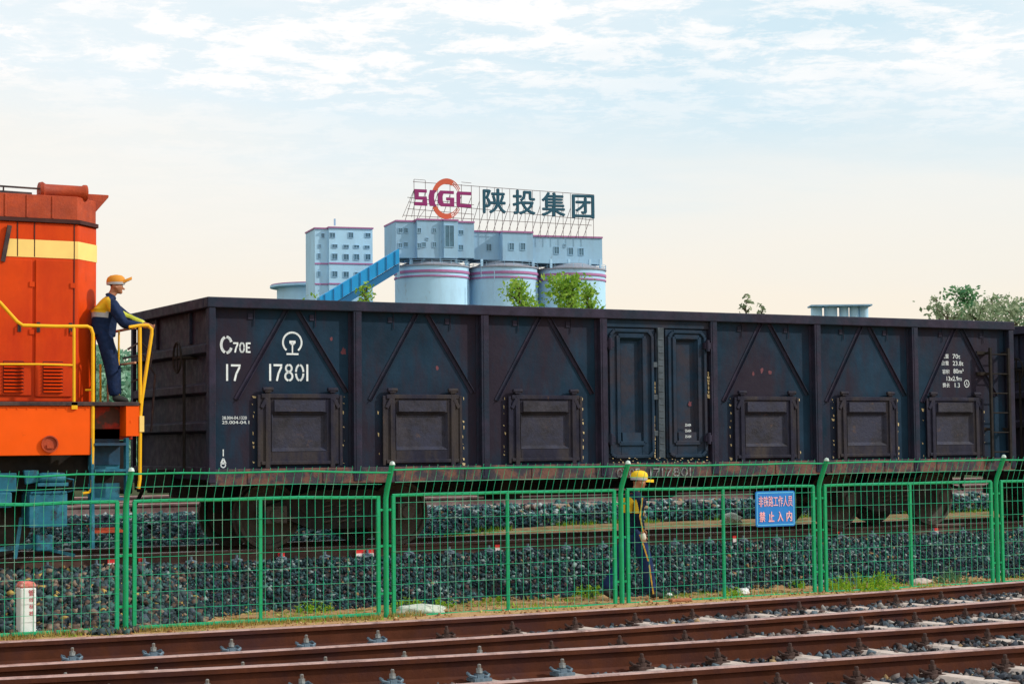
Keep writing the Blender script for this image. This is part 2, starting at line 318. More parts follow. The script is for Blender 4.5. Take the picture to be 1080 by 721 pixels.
# ------------------------------------------------------------------ ground profile
def sm(a, b, x):
    t = np.clip((x-a)/(b-a), 0, 1); return t*t*(3-2*t)
def lin(a, b, x): return np.clip((x-a)/(b-a), 0, 1)
def wob(x, y, s=1.0): return (np.sin(x*1.3*s+1.1)*np.cos(y*1.7*s+.3)+.6*np.sin(x*3.1*s+y*2.3*s)+.4*np.sin(x*6.7*s-y*5.1*s+2))/2
def toe(x):  # foot of the ballast slope behind the fence
    return -.62+.16*np.sin(x*1.9+.4)+.08*np.sin(x*4.3)-1.15*(1-sm(-2.0, .1, x))-.35*sm(4.2, 6.5, x)-.12*sm(8, 10, x)
def gz(x, y):
    x = np.asarray(x, float); y = np.asarray(y, float)
    fg = -.205+.085*sm(-3.2, 2.2, x)
    z = fg+0*y
    z = np.where(y > -8.5, fg+(-.70-fg)*lin(-8.5, -7.4, y), z)
    t = toe(x)
    z = np.where(y > t, -.695+.52*lin(t, .28+0*t, y), z)
    z = np.where((y > -7.4) & (y < t), -.695+.012*wob(x, y, 2), z)
    z = np.where(y > 2.8, -.175+.13*lin(2.8, 4.7, y), z)
    tb_ = 3.1+2.3*sm(3.2, 8.2, x)
    z = np.where(y > tb_, np.minimum(z, -.045)+.275*lin(tb_, tb_+.6+.6*(5.4-tb_), y)+.02*wob(x, y, 2), z)
    z = np.where(y > 9.6, .23-.10*lin(9.6, 10.8, y), z)
    return z
xs = np.concatenate([[-3000, -800, -200, -60, -25], np.arange(-14, 30, .35), [32, 40, 60, 100, 250, 900, 3000]])
ys = np.concatenate([[-400, -120, -40, -20, -14.5], np.arange(-13.6, 11, .2), [12, 15, 20, 30, 60, 120, 300, 1000, 4500]])
X, Y = np.meshgrid(xs, ys); Z = gz(X, Y); nx, ny = len(xs), len(ys)
me = bpy.data.meshes.new('ground'); V = np.stack([X.ravel(), Y.ravel(), Z.ravel()], 1)
F = [(j*nx+i, j*nx+i+1, (j+1)*nx+i+1, (j+1)*nx+i) for j in range(ny-1) for i in range(nx-1)]
me.from_pydata(V.tolist(), [], F); me.polygons.foreach_set('use_smooth', [True]*len(F))
gm = bpy.data.materials.new('sandy_ground'); gm.use_nodes = True; t = gm.node_tree; b = t.nodes['Principled BSDF']; b.inputs['Roughness'].default_value = .95; b.inputs['Specular IOR Level'].default_value = .1
geo = t.nodes.new('ShaderNodeNewGeometry'); co = geo.outputs['Position']; s3 = t.nodes.new('ShaderNodeSeparateXYZ'); t.links.new(co, s3.inputs[0])
sand = ramp(t, noise(t, co, 4, 9, .75), [(.3, (.30, .15, .07)), (.5, (.48, .29, .14)), (.72, (.60, .42, .22))])
sand = mixc(t, ramp(t, noise(t, co, 2.1, 6, .7), [(.52, 0.0), (.64, 1.0)]), sand, (.16, .20, .04))
bed = ramp(t, noise(t, co, 22, 6, .7), [(.35, (.018, .022, .026)), (.7, (.07, .065, .06))])  # dark base colour paints the shade in the gaps between stones
field = ramp(t, noise(t, co, .15, 6, .7), [(.35, (.02, .035, .012)), (.58, (.05, .06, .02)), (.68, (.40, .27, .10))])  # dark olive painted in for the shadowed things seen beyond the wagon
# where the bed of broken stone lies: the foreground bed, the near slope (steep faces), the back bank
def band(y0, y1): return math_('MULTIPLY', math_('GREATER_THAN', s3.outputs[1], y0, tree=t), math_('LESS_THAN', s3.outputs[1], y1, tree=t), tree=t)
zrel = math_('GREATER_THAN', s3.outputs[2], -.655, tree=t)
m1 = math_('MULTIPLY', band(-2.5, 2.95), zrel, tree=t); m2 = band(-14.5, -8.0); m3 = math_('MULTIPLY', band(2.9, 10.2), math_('GREATER_THAN', math_('SUBTRACT', s3.outputs[1], math_('MULTIPLY', math_('MINIMUM', math_('MAXIMUM', math_('SUBTRACT', s3.outputs[0], 3.2, tree=t), 0, tree=t), 5.0, tree=t), .46, tree=t), tree=t), 3.1, tree=t), tree=t)
mm = math_('MAXIMUM', math_('MAXIMUM', m1, m2, tree=t), m3, tree=t)
colr = mixc(t, mm, sand, bed); colr = mixc(t, math_('GREATER_THAN', s3.outputs[1], 10.6, tree=t), colr, field)
t.links.new(colr, b.inputs['Base Color'])
bn = t.nodes.new('ShaderNodeBump'); bn.inputs['Strength'].default_value = .6; bn.inputs['Distance'].default_value = .03; t.links.new(noise(t, co, 14, 8, .7), bn.inputs['Height']); t.links.new(bn.outputs[0], b.inputs['Normal'])
me.materials.append(gm); tag(link('ground', me), kind='structure', label='sandy ground and track beds')

# ------------------------------------------------------------------ broken stone
rng = np.random.default_rng(7)
CUBE = np.array([(-1, -1, -1), (1, -1, -1), (1, 1, -1), (-1, 1, -1), (-1, -1, 1), (1, -1, 1), (1, 1, 1), (-1, 1, 1)], float)*.62
CF = np.array([(0, 3, 2, 1), (4, 5, 6, 7), (0, 1, 5, 4), (1, 2, 6, 5), (2, 3, 7, 6), (3, 0, 4, 7)])
def inview(P, mg=40):
    d = P-CAM; z = d@_F; u = 540+FPX*(d@_R2)/z; v = 360.5-FPX*(d@_U2)/z
    return (u > -mg-120) & (u < 1080+mg+120) & (v < 721+mg)
def scatter(name, label, material, x0, x1, y0, y1, n, s0, s1, zoff=0.0, keep=None, flat=.75, pw=1.9, cat='ballast', pile=.0):
    x = rng.uniform(x0, x1, n); y = rng.uniform(y0, y1, n)
    if keep is not None: k = keep(x, y); x, y = x[k], y[k]
    z = gz(x, y)+zoff; P = np.stack([x, y, z], 1); k = inview(P); P = P[k]; n = len(P)
    s = s0+(s1-s0)*rng.random(n)**pw
    P[:, 2] += s*.25+rng.random(n)*pile
    sc3 = s[:, None]*rng.uniform(.6, 1.15, (n, 3))*np.array([1, 1, flat])
    q = rng.normal(size=(n, 4)); q /= np.linalg.norm(q, axis=1)[:, None]; a, b_, c, d = q.T
    if flat < .3: q = None
    Rm = np.stack([np.stack([1-2*(c*c+d*d), 2*(b_*c-a*d), 2*(b_*d+a*c)], 1), np.stack([2*(b_*c+a*d), 1-2*(b_*b_+d*d), 2*(c*d-a*b_)], 1), np.stack([2*(b_*d-a*c), 2*(c*d+a*b_), 1-2*(b_*b_+c*c)], 1)], 1)
    L = CUBE[None]+rng.uniform(-.34, .34, (n, 8, 3))
    L = L*sc3[:, None, :]
    Vv = np.einsum('nij,nkj->nki', Rm, L)+P[:, None, :]
    Ff = (CF[None]+np.arange(n)[:, None, None]*8).reshape(-1, 4)
    me = bpy.data.meshes.new(name); me.vertices.add(n*8); me.vertices.foreach_set('co', Vv.reshape(-1)); me.loops.add(n*24); me.loops.foreach_set('vertex_index', Ff.ravel().astype(np.int32))
    me.polygons.add(n*6); me.polygons.foreach_set('loop_start', np.arange(0, n*24, 4, dtype=np.int32)); me.update(calc_edges=True); me.validate()
    me.materials.append(material); o = link(name, me); tag(o, label, cat, kind='stuff'); return o
kA = lambda x, y: (y > toe(x)-.10*rng.random(len(x))) & (x > -.7)
kL = lambda x, y: (y > toe(x)-.25*rng.random(len(x))) & (x <= -.3)
scatter('ballast', 'dark teal broken stone on the slope below the freight wagon', ST_A, -.8, 18, -1.9, .55, 52000, .013, .043, keep=kA, pile=.02)
scatter('ballast', 'mixed grey and tan stones behind the left end of the green fence', ST_L, -7, -.2, -2.3, .55, 11500, .026, .064, keep=kL, pile=.02)
scatter('ballast', 'grey stones between the near brown rails', ST_B, -7, 9, -14.2, -8.1, 60000, .013, .040, zoff=-.006, pile=.016, keep=lambda x, y: (np.abs(((x-(-3.62)+.089*(y+9.15))/.55+.5) % 1-.5)*.55 > .105) | (rng.random(len(x)) < .30))
scatter('ballast', 'blue grey stone bank of the track beyond the freight wagon', ST_C, -3, 26, 2.95, 6.45, 42000, .022, .060, keep=lambda x, y: y > 3.05+2.3*sm(3.2, 8.2, x)+.08*rng.random(len(x)), pile=.03)
scatter('ballast', 'stones between the rails under the freight wagon', ST_A, -7, 20, .7, 3.0, 11000, .025, .055, pile=.01)
scatter('ballast', 'stones on the ground beyond the gap between the locomotive and the wagon', ST_A, -5, 2.6, 2.9, 4.9, 5500, .03, .065, pile=.02)
kS = lambda x, y: (y < toe(x)+.12)
scatter('leaf_litter', 'tan dry litter on the sandy strip along the fence', LITTER, -6, 16, -2.6, .2, 5200, .008, .030, keep=kS, flat=.35, cat='litter')

def blades(name, material, cx, cy, r, n, h, seed, parent=None, wide=.008, lean=.6):
    """a leafy weed: thin stems fanning out of the ground with small pointed leaves along them"""
    rg = np.random.default_rng(seed); mb = MB(); ns = max(5, n//9)
    for i in range(ns):
        a = rg.uniform(0, 6.28); d = r*math.sqrt(rg.random()); x, y = cx+d*math.cos(a), cy+d*math.sin(a); z = float(gz(x, y))-.01
        hh = h*rg.uniform(.35, 1.05)*(1-.55*(d/r)**2); a2 = a+rg.uniform(-.9, .9); ln = lean*hh*rg.uniform(.2, .9); tip = (x+math.cos(a2)*ln, y+math.sin(a2)*ln, z+hh)
        mb.bar((x, y, z), tip, .004, .004, (0, 1, .2))
        for k in range(9):
            f_ = rg.uniform(.15, 1.0); p = Vector(lerp((x, y, z), tip, f_)); b_ = Vector((rg.normal(), rg.normal(), rg.uniform(-.2, .9))).normalized()*rg.uniform(.018, .045); w_ = b_.cross(Vector((rg.normal(), rg.normal(), rg.normal()))).normalized()*rg.uniform(.006, .013)
            mb.add([p, p+b_*.5+w_, p+b_, p+b_*.5-w_], [(0, 1, 2, 3)])
    return mb.build(name, material, parent, fix=False)
def lerp(a, b, t_): return tuple(a[i]+(b[i]-a[i])*t_ for i in range(3))
def pt(u, v, z=-.695): p = onz(u, v, z); return float(p[0]), float(p[1])
weeds = [(305, 640, .20, 90, .13, 'yellow green weed tuft on the sand behind the second fence panel', LF_W), (520, 634, .10, 30, .10, 'small weed at the foot of the ballast, left of the walking man', LF_W),
 (620, 630, .16, 80, .20, 'leafy green weed just left of the fence post by the walking man', LF_W), (912, 622, .42, 330, .26, 'large bright green weed bush at the foot of the right fence panel', LF_W),
 (770, 628, .13, 50, .14, 'weed tuft beside the middle rod under the blue sign panel', LF_W), (1003, 614, .20, 90, .20, 'green weed in the right part of the fence between two posts', LF_T),
 (400, 636, .20, 80, .13, 'green weed strip left of the second fence post', LF_W), (420, 632, .12, 50, .12, 'weed tuft right of the second fence post', LF_W), (700, 630, .12, 50, .12, 'weed at the feet of the walking man', LF_T),
 (1065, 606, .12, 60, .14, 'weed tuft at the far right edge of the photograph', LF_W), (842, 620, .12, 40, .12, 'small weed left of the fourth fence post', LF_W)]
for i, (u, v, r_, n_, h_, lb, mt) in enumerate(weeds):
    x, y = pt(u, v); y = min(y, float(toe(x))-.10); o = blades('weed_clump', mt, x, y, r_*1.1, n_*4, h_*1.15, 30+i, wide=.010); tag(o, lb, 'weed', 'weeds along the fence')
# grass on the strip and on the sand beyond the rails
def grass_strip(label, pts, seed, h, material, wide=.006):
    rg = np.random.default_rng(seed); mb = MB()
    for x, y in pts:
        z = float(gz(x, y)); hh = h*rg.uniform(.4, 1); a2 = rg.uniform(0, 6.28); ln = .5*hh; dx, dy = math.cos(a2)*ln, math.sin(a2)*ln; wx, wy = -math.sin(a2)*wide, math.cos(a2)*wide
        mb.add([(x-wx, y-wy, z), (x+wx, y+wy, z), (x+dx, y+dy, z+hh)], [(0, 1, 2)])
    return tag(mb.build('grass', material, fix=False), label, 'grass', kind='stuff')
rg = np.random.default_rng(5)
P1 = [(x, y) for x, y in zip(rg.uniform(-6, 14, 9000), rg.uniform(-2.1, -.2, 9000)) if y < toe(x)+.05 and math.sin(x*2.2)+math.sin(x*5.3+y*3) > .55]
grass_strip('thin low grass on the strip behind the fence', P1, 1, .06, LF_W)
P2 = [(x, y) for x, y in zip(rg.uniform(2, 24, 14000), rg.uniform(3.0, 5.5, 14000)) if y > 2.7+2.3*float(sm(3.2, 8.2, x)) and y < 3.25+2.3*float(sm(3.2, 8.2, x)) and math.sin(x*1.7+y)+math.sin(x*4.1) > .1]
grass_strip('yellow green grass on the sand beyond the freight wagon', P2, 2, .10, LF_W, .009)
P3 = [(x, y) for x, y in zip(rg.uniform(-4.5, 2, 2600), rg.uniform(-2.0, -1.7, 2600))]
grass_strip('dry yellow grass at the foot of the left fence panels', P3, 3, .09, LF_D)

# ------------------------------------------------------------------ tracks
RP = [(-.067, -.172), (.067, -.172), (.067, -.162), (.018, -.146), (.009, -.132), (.008, -.045), (.034, -.036), (.036, -.008), (.026, 0), (-.026, 0), (-.036, -.008), (-.034, -.036), (-.008, -.045), (-.009, -.132), (-.018, -.146), (-.067, -.162)]
def rail(path, parent, mats, z=0, label=None, hs=1.0):
    mb = MB(); n = len(RP); V = []; F = []; mi = []
    for i, (x, y) in enumerate(path):
        a = path[max(0, i-1)]; b = path[min(len(path)-1, i+1)]; d = Vector((b[0]-a[0], b[1]-a[1], 0)).normalized(); p = Vector((-d.y, d.x, 0))
        for (q, h) in RP: V.append((x+p.x*q, y+p.y*q, z+h*hs))
    for i in range(len(path)-1):
        for k in range(n):
            F.append((i*n+k, i*n+(k+1) % n, (i+1)*n+(k+1) % n, (i+1)*n+k)); mi.append(1 if k in (7, 8, 9) else 0)
    mb.v = V; mb.f = F+[tuple(range(n)), tuple((len(path)-1)*n+k for k in range(n))]; mb.m = mi+[0, 0]
    o = mb.build('rail', mats, parent)
    if label: o['label'] = label
    return o
def quad(pts, x0=-30, x1=60):
    c = np.polyfit(*zip(*pts), 2); lo, hi = -6.5, 7.0
    def f(x):
        if x < lo: return np.polyval(c, lo)+np.polyval(np.polyder(c), lo)*(x-lo)
        if x > hi: return np.polyval(c, hi)+np.polyval(np.polyder(c), hi)*(x-hi)
        return np.polyval(c, x)
    return f
R1 = quad([(-4.63, -8.97), (-3.08, -9.15), (-1.29, -9.17), (1.34, -9.12), (4.7, -8.87)])
R2 = quad([(-4.97, -10.41), (-3.56, -10.47), (-1.99, -10.54), (.37, -10.49), (3.32, -10.31)])
R3 = quad([(-5.11, -11.02), (-3.84, -11.25), (-2.42, -11.41), (-.41, -11.58), (1.99, -11.70)])
R4 = lambda x: -12.80-.06*(x+1.28)
t0 = empty('turnout_track', (0, -11, -.3)); tag(t0, 'four rusty brown rails on pale concrete sleepers in the near foreground', 'railway track')
def kid(o, root):
    o.location = tuple(-c for c in root.location) if tuple(o.location) == (0, 0, 0) else tuple(Vector(o.location)-Vector(root.location)); return o
px_ = list(np.arange(-26, 45, .5))
for k, f in enumerate((R1, R2, R3, R4)):
    kid(rail([(x, float(f(x))) for x in px_], t0, [M['railside'], M['railtop']], label=['farthest brown rail beside the fence', 'second brown rail from the fence', 'third brown rail from the fence', 'nearest brown rail at the bottom right'][k]), t0)
SK = -.089
mb = MB(); mb.prism([(-.12, -.20), (.12, -.20), (.10, -.02), (.06, .008), (-.06, .008), (-.10, -.02)], 'y', -2.55, 2.5)
sl0 = None
def fastener_mesh(mc):
    mb = MB(); mb.box(-.075, .075, -.055, .055, 0, .018)
    for s in (-1, 1):
        mb.tube([(s*.012, .02, .03), (s*.05, -.03, .022), (s*.082, -.005, .03), (s*.078, .04, .042), (s*.045, .062, .03)], .0105, 6)
    mb.box(-.028, .028, -.022, .03, .018, .04)
    return mb
def bolt_mesh():
    mb = MB(); mb.lathe([(.014, 0), (.014, .045), (.008, .05)], (0, 0, .045), n=8); mb.lathe([(.026, 0), (.026, .024)], (0, 0, .045), n=6); return mb
fa = fastener_mesh(M['clip']).build('rail_fastener', M['clip'], t0); ba = bolt_mesh().build('bolt', M['bolt'], fa); fa['label'] = 'grey blue rail clip'
fb = fastener_mesh(M['cliprust']).build('rail_fastener', M['cliprust'], t0); bb = bolt_mesh().build('bolt', M['cliprust'], fb); fb['label'] = 'rusty dark rail clip'
used = {fa: False, fb: False}; ZS = -.168
def put_fast(x, y):
    src = fa if x < -1.45 else fb
    if not used[src]: o = src; used[src] = True
    else:
        o = src.copy(); COL.objects.link(o); c = src.children[0].copy(); COL.objects.link(c); c.parent = o
    o.location = Vector((x, y, ZS+.012+.030*float(sm(-3.2, 2.2, x))))-Vector(t0.location); o.rotation_euler = (0, 0, random.uniform(-.06, .06)); o.scale = (.80, 1.0, 1.08)
nf = 0; random.seed(3)
for k in range(-4, 26):
    xb = -3.62+.55*k
    o = mb.build('sleeper', M['conc'], t0) if sl0 is None else sl0.copy()
    if sl0 is None: sl0 = o
    else: COL.objects.link(o)
    o.location = Vector((xb+.05+SK*(-11+9.15), -11, ZS+.060*float(sm(-3.2, 1.5, xb))))-Vector(t0.location); o.rotation_euler = (0, 0, math.atan(-SK))
    for f, off in ((R1, -.115), (R2, -.115), (R3, -.115), (R4, .0)):
        x = xb; 
        for _ in range(3): x = xb+SK*(f(x)+9.15)
        yy = float(f(x))
        us, vs_ = proj((x, yy, 0))
        if -30 < us < 1110 and vs_ < 722+12 and nf < 98:
            put_fast(x, yy-.105); nf += 1
            if f is R4 or f is R1: pass
# far clips of the nearest rail stick up behind the head: bolts seen over the second and fourth rails
for k in range(0, 12):
    pass
# track under the wagon
t1 = empty('railway_track', (0, 1.55, -.3)); tag(t1, 'rusty track that carries the orange locomotive and the open wagons', 'railway track')
for yy, lb in ((.83, 'rail nearer to the fence under the wagon'), (2.265, 'farther rail under the wagon')):
    kid(rail([(x, yy) for x in (-40, 0, 20, 60)], t1, [M['railfar'], M['railline']], label=lb), t1)
mb = MB(); mb.prism([(-.13, -.18), (.13, -.18), (.11, 0), (-.11, 0)], 'y', -1.25, 1.25); s0 = None
for k in range(-16, 34):
    o = mb.build('sleeper', M['conc'], t1) if s0 is None else s0.copy()
    if s0 is None: s0 = o
    else: COL.objects.link(o)
    o.location = Vector((k*.6, 1.55, -.165))-Vector(t1.location)
mb = MB(); mb.box(-.06, .06, -.05, .05, 0, .03); mb.tube([(-.07, 0, .03), (0, -.03, .05), (.07, 0, .03)], .014, 6); mb.lathe([(.02, 0), (.02, .07)], (0, 0, .03), n=6); c0 = None
for k in range(-12, 30):
    o = mb.build('rail_fastener', M['clip'], t1) if c0 is None else c0.copy()
    if c0 is None: c0 = o
    else: COL.objects.link(o)
    o.location = Vector((k*.6+.02, .72, -.155))-Vector(t1.location)
for u, v, wd in ((297, 588, .09), (525, 584, .07), (775, 573, .06), (886, 570, .07), (988, 564, .07), (385, 590, .25), (150, 590, .09), (118, 588, .10)):
    p = ony(u, v, .74); mb = MB(); mb.box(p[0]-wd/2, p[0]+wd/2, .745, .76, -.10, -.055, 0); mb.box(p[0]-wd/2, p[0]+wd/2, .74, .755, -.15, -.10, 1)
    kid(mb.build('painted_mark', [M['redmark'], M['whitemark']], t1), t1)
t2 = empty('railway_track', (0, 7.1, .2)); tag(t2, 'rails on the raised stone bank beyond the wagon', 'railway track')
for yy, zz in ((6.5, .44), (7.94, .44), (9.2, .50)): kid(rail([(x, yy) for x in (-60, 0, 40, 120)], t2, [M['backrail'], M['railtop']], z=zz), t2)
mb = MB(); mb.prism([(-.13, -.18), (.13, -.18), (.11, 0), (-.11, 0)], 'y', -1.25, 1.25); s0 = None
for k in range(0, 50):
    o = mb.build('sleeper', M['conc'], t2) if s0 is None else s0.copy()
    if s0 is None: s0 = o
    else: COL.objects.link(o)
    o.location = Vector((k*.6, 7.22, .285))-Vector(t2.location)

# ------------------------------------------------------------------ open freight wagon
LW, WW, ZT = 13.1, 3.18, 3.135
POSTS = [0, 1.98, 3.81, 5.64, 7.46, 9.29, 11.12, 13.1]
def recess(mb, x0, x1, z0, z1, yf, depth, sl, mi=0, mi2=None):
    """a tray pressed into a plate: sloping sides down to a sunken floor"""
    mi2 = mi if mi2 is None else mi2
    o_ = [(x0, yf, z0), (x1, yf, z0), (x1, yf, z1), (x0, yf, z1)]; i_ = [(x0+sl, yf+depth, z0+sl*1.3), (x1-sl, yf+depth, z0+sl*1.3), (x1-sl, yf+depth, z1-sl), (x0+sl, yf+depth, z1-sl)]
    mb.add(o_+i_, [(0, 1, 5, 4), (1, 2, 6, 5), (2, 3, 7, 6), (3, 0, 4, 7), (4, 5, 6, 7)], mi2)
def plate_with_hole(mb, x0, x1, z0, z1, hx0, hx1, hz0, hz1, y, th, mi=0):
    mb.box(x0, hx0, y, y+th, z0, z1, mi); mb.box(hx1, x1, y, y+th, z0, z1, mi); mb.box(hx0, hx1, y, y+th, z0, hz0, mi); mb.box(hx0, hx1, y, y+th, hz1, z1, mi)
def make_wagon():
    rt = empty('freight_wagon', (0, 0, 0))
    # walls
    mb = MB(); mb.box(.06, 5.60, .10, .125, 1.02, 3.02); mb.box(7.50, 13.04, .10, .125, 1.02, 3.02); mb.build('side_wall', M['wall'], rt)
    mb = MB(); mb.box(.06, 13.04, 3.055, 3.08, 1.02, 3.02)
    for x in POSTS: mb.box(x-.05 if x else 0, x+.05, 3.08, 3.17, .95, 3.0)
    mb.build('side_wall', M['wframe'], rt)
    for e in (0, 1):
        mb = MB(); sgn = 1 if e == 0 else -1; X0 = 0 if e == 0 else LW
        mb.box(X0+sgn*.10, X0+sgn*.13, .10, 3.08, 1.0, 3.02)
        for z in (2.46, 1.97, 1.50): mb.prism([(X0, z), (X0+sgn*.1, z-.03), (X0+sgn*.1, z+.13), (X0, z+.10)], 'y', .11, 3.07)
        mb.box(X0+sgn*.01, X0+sgn*.10, .1, 3.08, .9, 1.06)
        for y in (.9, 2.25): mb.box(X0+sgn*.06, X0+sgn*.10, y, y+.06, 2.6, 3.0)
        mb.build('end_wall', M['wframe'], rt, bevel=.008)
    mb = MB(); mb.box(.13, 12.97, .125, 3.055, 1.02, 1.06); mb.build('floor', M['wdark'], rt)
    mb = MB()   # top chord ring
    mb.box(-.02, LW+.02, -.01, .14, 3.005, ZT); mb.box(-.02, LW+.02, 3.04, 3.19, 3.005, ZT); mb.box(-.02, .13, .14, 3.04, 3.005, ZT); mb.box(12.97, LW+.02, .14, 3.04, 3.005, ZT)
    mb.build('top_chord', M['wframe'], rt, bevel=.012)
    for i, x in enumerate(POSTS):
        a, b_ = (x-.055, x+.055)
        if i == 0: a, b_ = 0, .09
        if i == 7: a, b_ = LW-.10, LW
        mb = MB(); mb.box(a, b_, .0, .10, .86, 3.004)
        if 0 < i < 7: mb.box(a-.035, b_+.035, .088, .104, 1.02, 3.0); mb.box(a+.028, a+.036, -.006, 0, .9, 3.0)
        mb.build('side_post', M['wframe'], rt, bevel=.010)
    # braces and doors
    bays = [(0, 1), (1, 2), (2, 3), (4, 5), (5, 6), (6, 7)]
    for bi, (a, b_) in enumerate(bays):
        x0, x1 = POSTS[a], POSTS[b_]; c = (x0+x1)/2; cd_ = c+.02; cb_ = c+.03
        if bi == 0: cd_, cb_ = 1.215, 1.12
        if bi == 5: cd_, cb_ = LW-1.175, LW-1.06
        for s in (-1, 1):
            mb = MB(); tx, bx_ = cb_+s*.075, cb_+s*.74; bz = 1.88 if s < 0 else 1.98
            mb.bar((tx, .094, 3.0), (bx_, .094, bz), .062, .010); mb.bar((tx+.024, .078, 3.0), (bx_+.024, .078, bz), .010, .042)
            mb.build('diagonal_brace', M['wframe'], rt, bevel=.006)
        for hx in (c-.42, c+.40):
            mb = MB(); mb.box(hx-.03, hx+.03, .085, .099, 2.88, 2.95); mb.tube([(hx+.05, .09, 3.0), (hx+.05, .085, 2.80)], .006, 5)
            mb.build('lifting_eye', M['wframe'], rt)
        L_, R_ = cd_-.55, cd_+.55
        d = MB(); plate_with_hole(d, L_, R_, 1.07, 1.94, cd_-.38, cd_+.36, 1.24, 1.72, .055, .044)
        d.box(L_-.02, L_+.02, .042, .056, 1.05, 1.94); d.box(R_-.02, R_+.02, .042, .056, 1.05, 1.94); d.box(L_+.031, R_-.031, .035, .056, 1.90, 1.955); d.box(L_+.031, R_-.031, .038, .056, 1.075, 1.12)
        d.bar((L_+.10, .045, 1.90), (L_+.03, .045, 1.78), .05, .03); d.bar((R_-.10, .045, 1.90), (R_-.03, .045, 1.78), .05, .03)
        door = d.build('drop_door', M['wdoor'], rt, bevel=.008)
        p = MB(); recess(p, cd_-.38, cd_+.36, 1.24, 1.72, .05, .042, .035); p.box(cd_-.35, cd_+.33, .030, .0549, 1.735, 1.875)
        p.build('pressed_panel', M['wtray'], door)
        for hx in (cd_-.435, cd_+.435):
            h = MB(); h.box(hx-.032, hx+.032, .034, .054, 1.03, 1.97); h.box(hx-.045, hx+.045, .02, .075, 1.97, 2.02); h.tube([(hx-.07, .04, 2.01), (hx+.07, .04, 2.01)], .028, 10)
            h.build('hinge', M['wdoor'], door, bevel=.008)
        # flaked paint and pale residue down the door edges
        f = MB(); rr = random.Random(40+bi)
        for ex in (L_-.055, R_+.06):
            z = 1.93
            while z > 1.05:
                h_ = rr.uniform(.01, .06); wd = rr.uniform(.004, .012)*(2.2 if rr.random() < .12 else 1)
                if rr.random() < .62: ex_ = ex; wd *= 1.15; ex = ex_+rr.uniform(-.012, .012); f.add([(ex-wd, .096, z), (ex+wd, .096, z-.01), (ex+wd*.6, .096, z-h_), (ex-wd*.5, .096, z-h_*.8)], [(0, 1, 2, 3)]); ex = ex_
                z -= h_+rr.uniform(.01, .09)
        f.build('paint_flakes_gap_light', M['chip_gap'], door)['kind'] = 'stuff'
    # centre side doors
    mb = MB(); mb.box(5.70, 7.405, .05, .0995, 2.90, 3.0); mb.box(5.70, 7.405, .11, .125, 1.02, 2.9); mb.build('door_header', M['wdoor2'], rt)
    for k, (x0, x1) in enumerate(((5.72, 6.50), (6.68, 7.38))):
        c = (x0+x1)/2; d = MB(); plate_with_hole(d, x0, x1, 1.10, 2.88, c-.17, c+.17, 1.32, 2.74, .065, .03)
        rd = []
        for (ox, oz, sx, sz) in ((0, 0, 1, 1),):
            P = [(x0+.05, 1.16), (x0+.12, 1.12), (x1-.12, 1.12), (x1-.05, 1.18), (x1-.05, 2.78), (x1-.12, 2.85), (x0+.12, 2.85), (x0+.05, 2.78)]
            for a, b_ in zip(P, P[1:]+P[:1]): d.bar((a[0], .05, a[1]), (b_[0], .05, b_[1]), .045, .035)
            P = [(c-.21, 1.30), (c+.21, 1.30), (c+.21, 2.78), (c-.21, 2.78)]
            for a, b_ in zip(P, P[1:]+P[:1]): d.bar((a[0], .056, a[1]), (b_[0], .056, b_[1]), .06, .022)
        door = d.build('side_door', M['wdoor2'], rt, bevel=.008)
        p = MB(); recess(p, c-.17, c+.17, 1.32, 2.74, .062, .05, .03); p.prism([(.055, 1.33), (.062, 1.45), (.10, 1.45), (.10, 1.33)], 'x', c-.15, c+.15); p.build('pressed_panel', M['wdoor2'], door)
        for z in (2.66, 1.36):
            h = MB(); hx = x0+.02 if k == 0 else x1-.03
            h.box(hx-.05, hx+.07, .0, .06, z-.045, z+.045); h.tube([(hx, .0, z-.08), (hx, .0, z+.08)], .028, 10); h.build('hinge', M['wframe'], door, bevel=.005)
    mb = MB(); mb.box(6.53, 6.63, .02, .06, 1.10, 2.90)
    for z in (1.4, 1.9, 2.35): mb.box(6.46, 6.53, .03, .06, z, z+.07)
    for i in range(18): mb.box(6.545, 6.615, .012, .02, 1.2+i*.09, 1.21+i*.09)
    mb.build('lock_bar', M['lock'], rt, bevel=.005)
    f = MB(); rr = random.Random(9)
    for ex, z0, z1, wk in ((6.475, 1.12, 1.68, 1.2), (6.49, 1.95, 2.15, 1.0), (7.385, 1.95, 2.30, 2.4), (5.70, 1.1, 1.45, .9)):  # the wide right streak is light through a door gap, painted yellow
        z = z1
        while z > z0:
            h_ = rr.uniform(.015, .06); wd = rr.uniform(.005, .011)*wk; f.add([(ex-wd, .046, z), (ex+wd, .046, z-.006), (ex+wd*.8, .046, z-h_), (ex-wd*.7, .046, z-h_*.9)], [(0, 1, 2, 3)]); z -= h_+rr.uniform(0, .02)
    for i in range(46): 
        x = rr.uniform(5.75, 7.35); z = rr.uniform(1.03, 1.10); s_ = rr.uniform(.005, .02); f.add([(x-s_, .0, z), (x+s_, .0, z-.004), (x, .0, z+s_*.6)], [(0, 1, 2)])
    f.build('paint_flakes_gap_light', M['chip_gap'], rt)['kind'] = 'stuff'
    mb = MB(); mb.box(.02, LW-.02, .012, .10, .83, 1.03); mb.box(.02, LW-.02, 3.08, 3.17, .83, 1.03)
    for i in range(0, 13): mb.box(.5+i*1.0, .53+i*1.0, .002, .014, .85, 1.0)
    mb.build('side_sill', M['wsill'], rt, bevel=.006)
    # underframe
    mb = MB(); mb.box(.1, LW-.1, 1.35, 1.83, .66, 1.02)
    for x in (1.95, 3.6, 5.2, 6.55, 7.9, 9.5, 11.15): mb.box(x-.06, x+.06, .12, 3.05, .84, 1.015)
    mb.build('underframe', M['under'], rt)
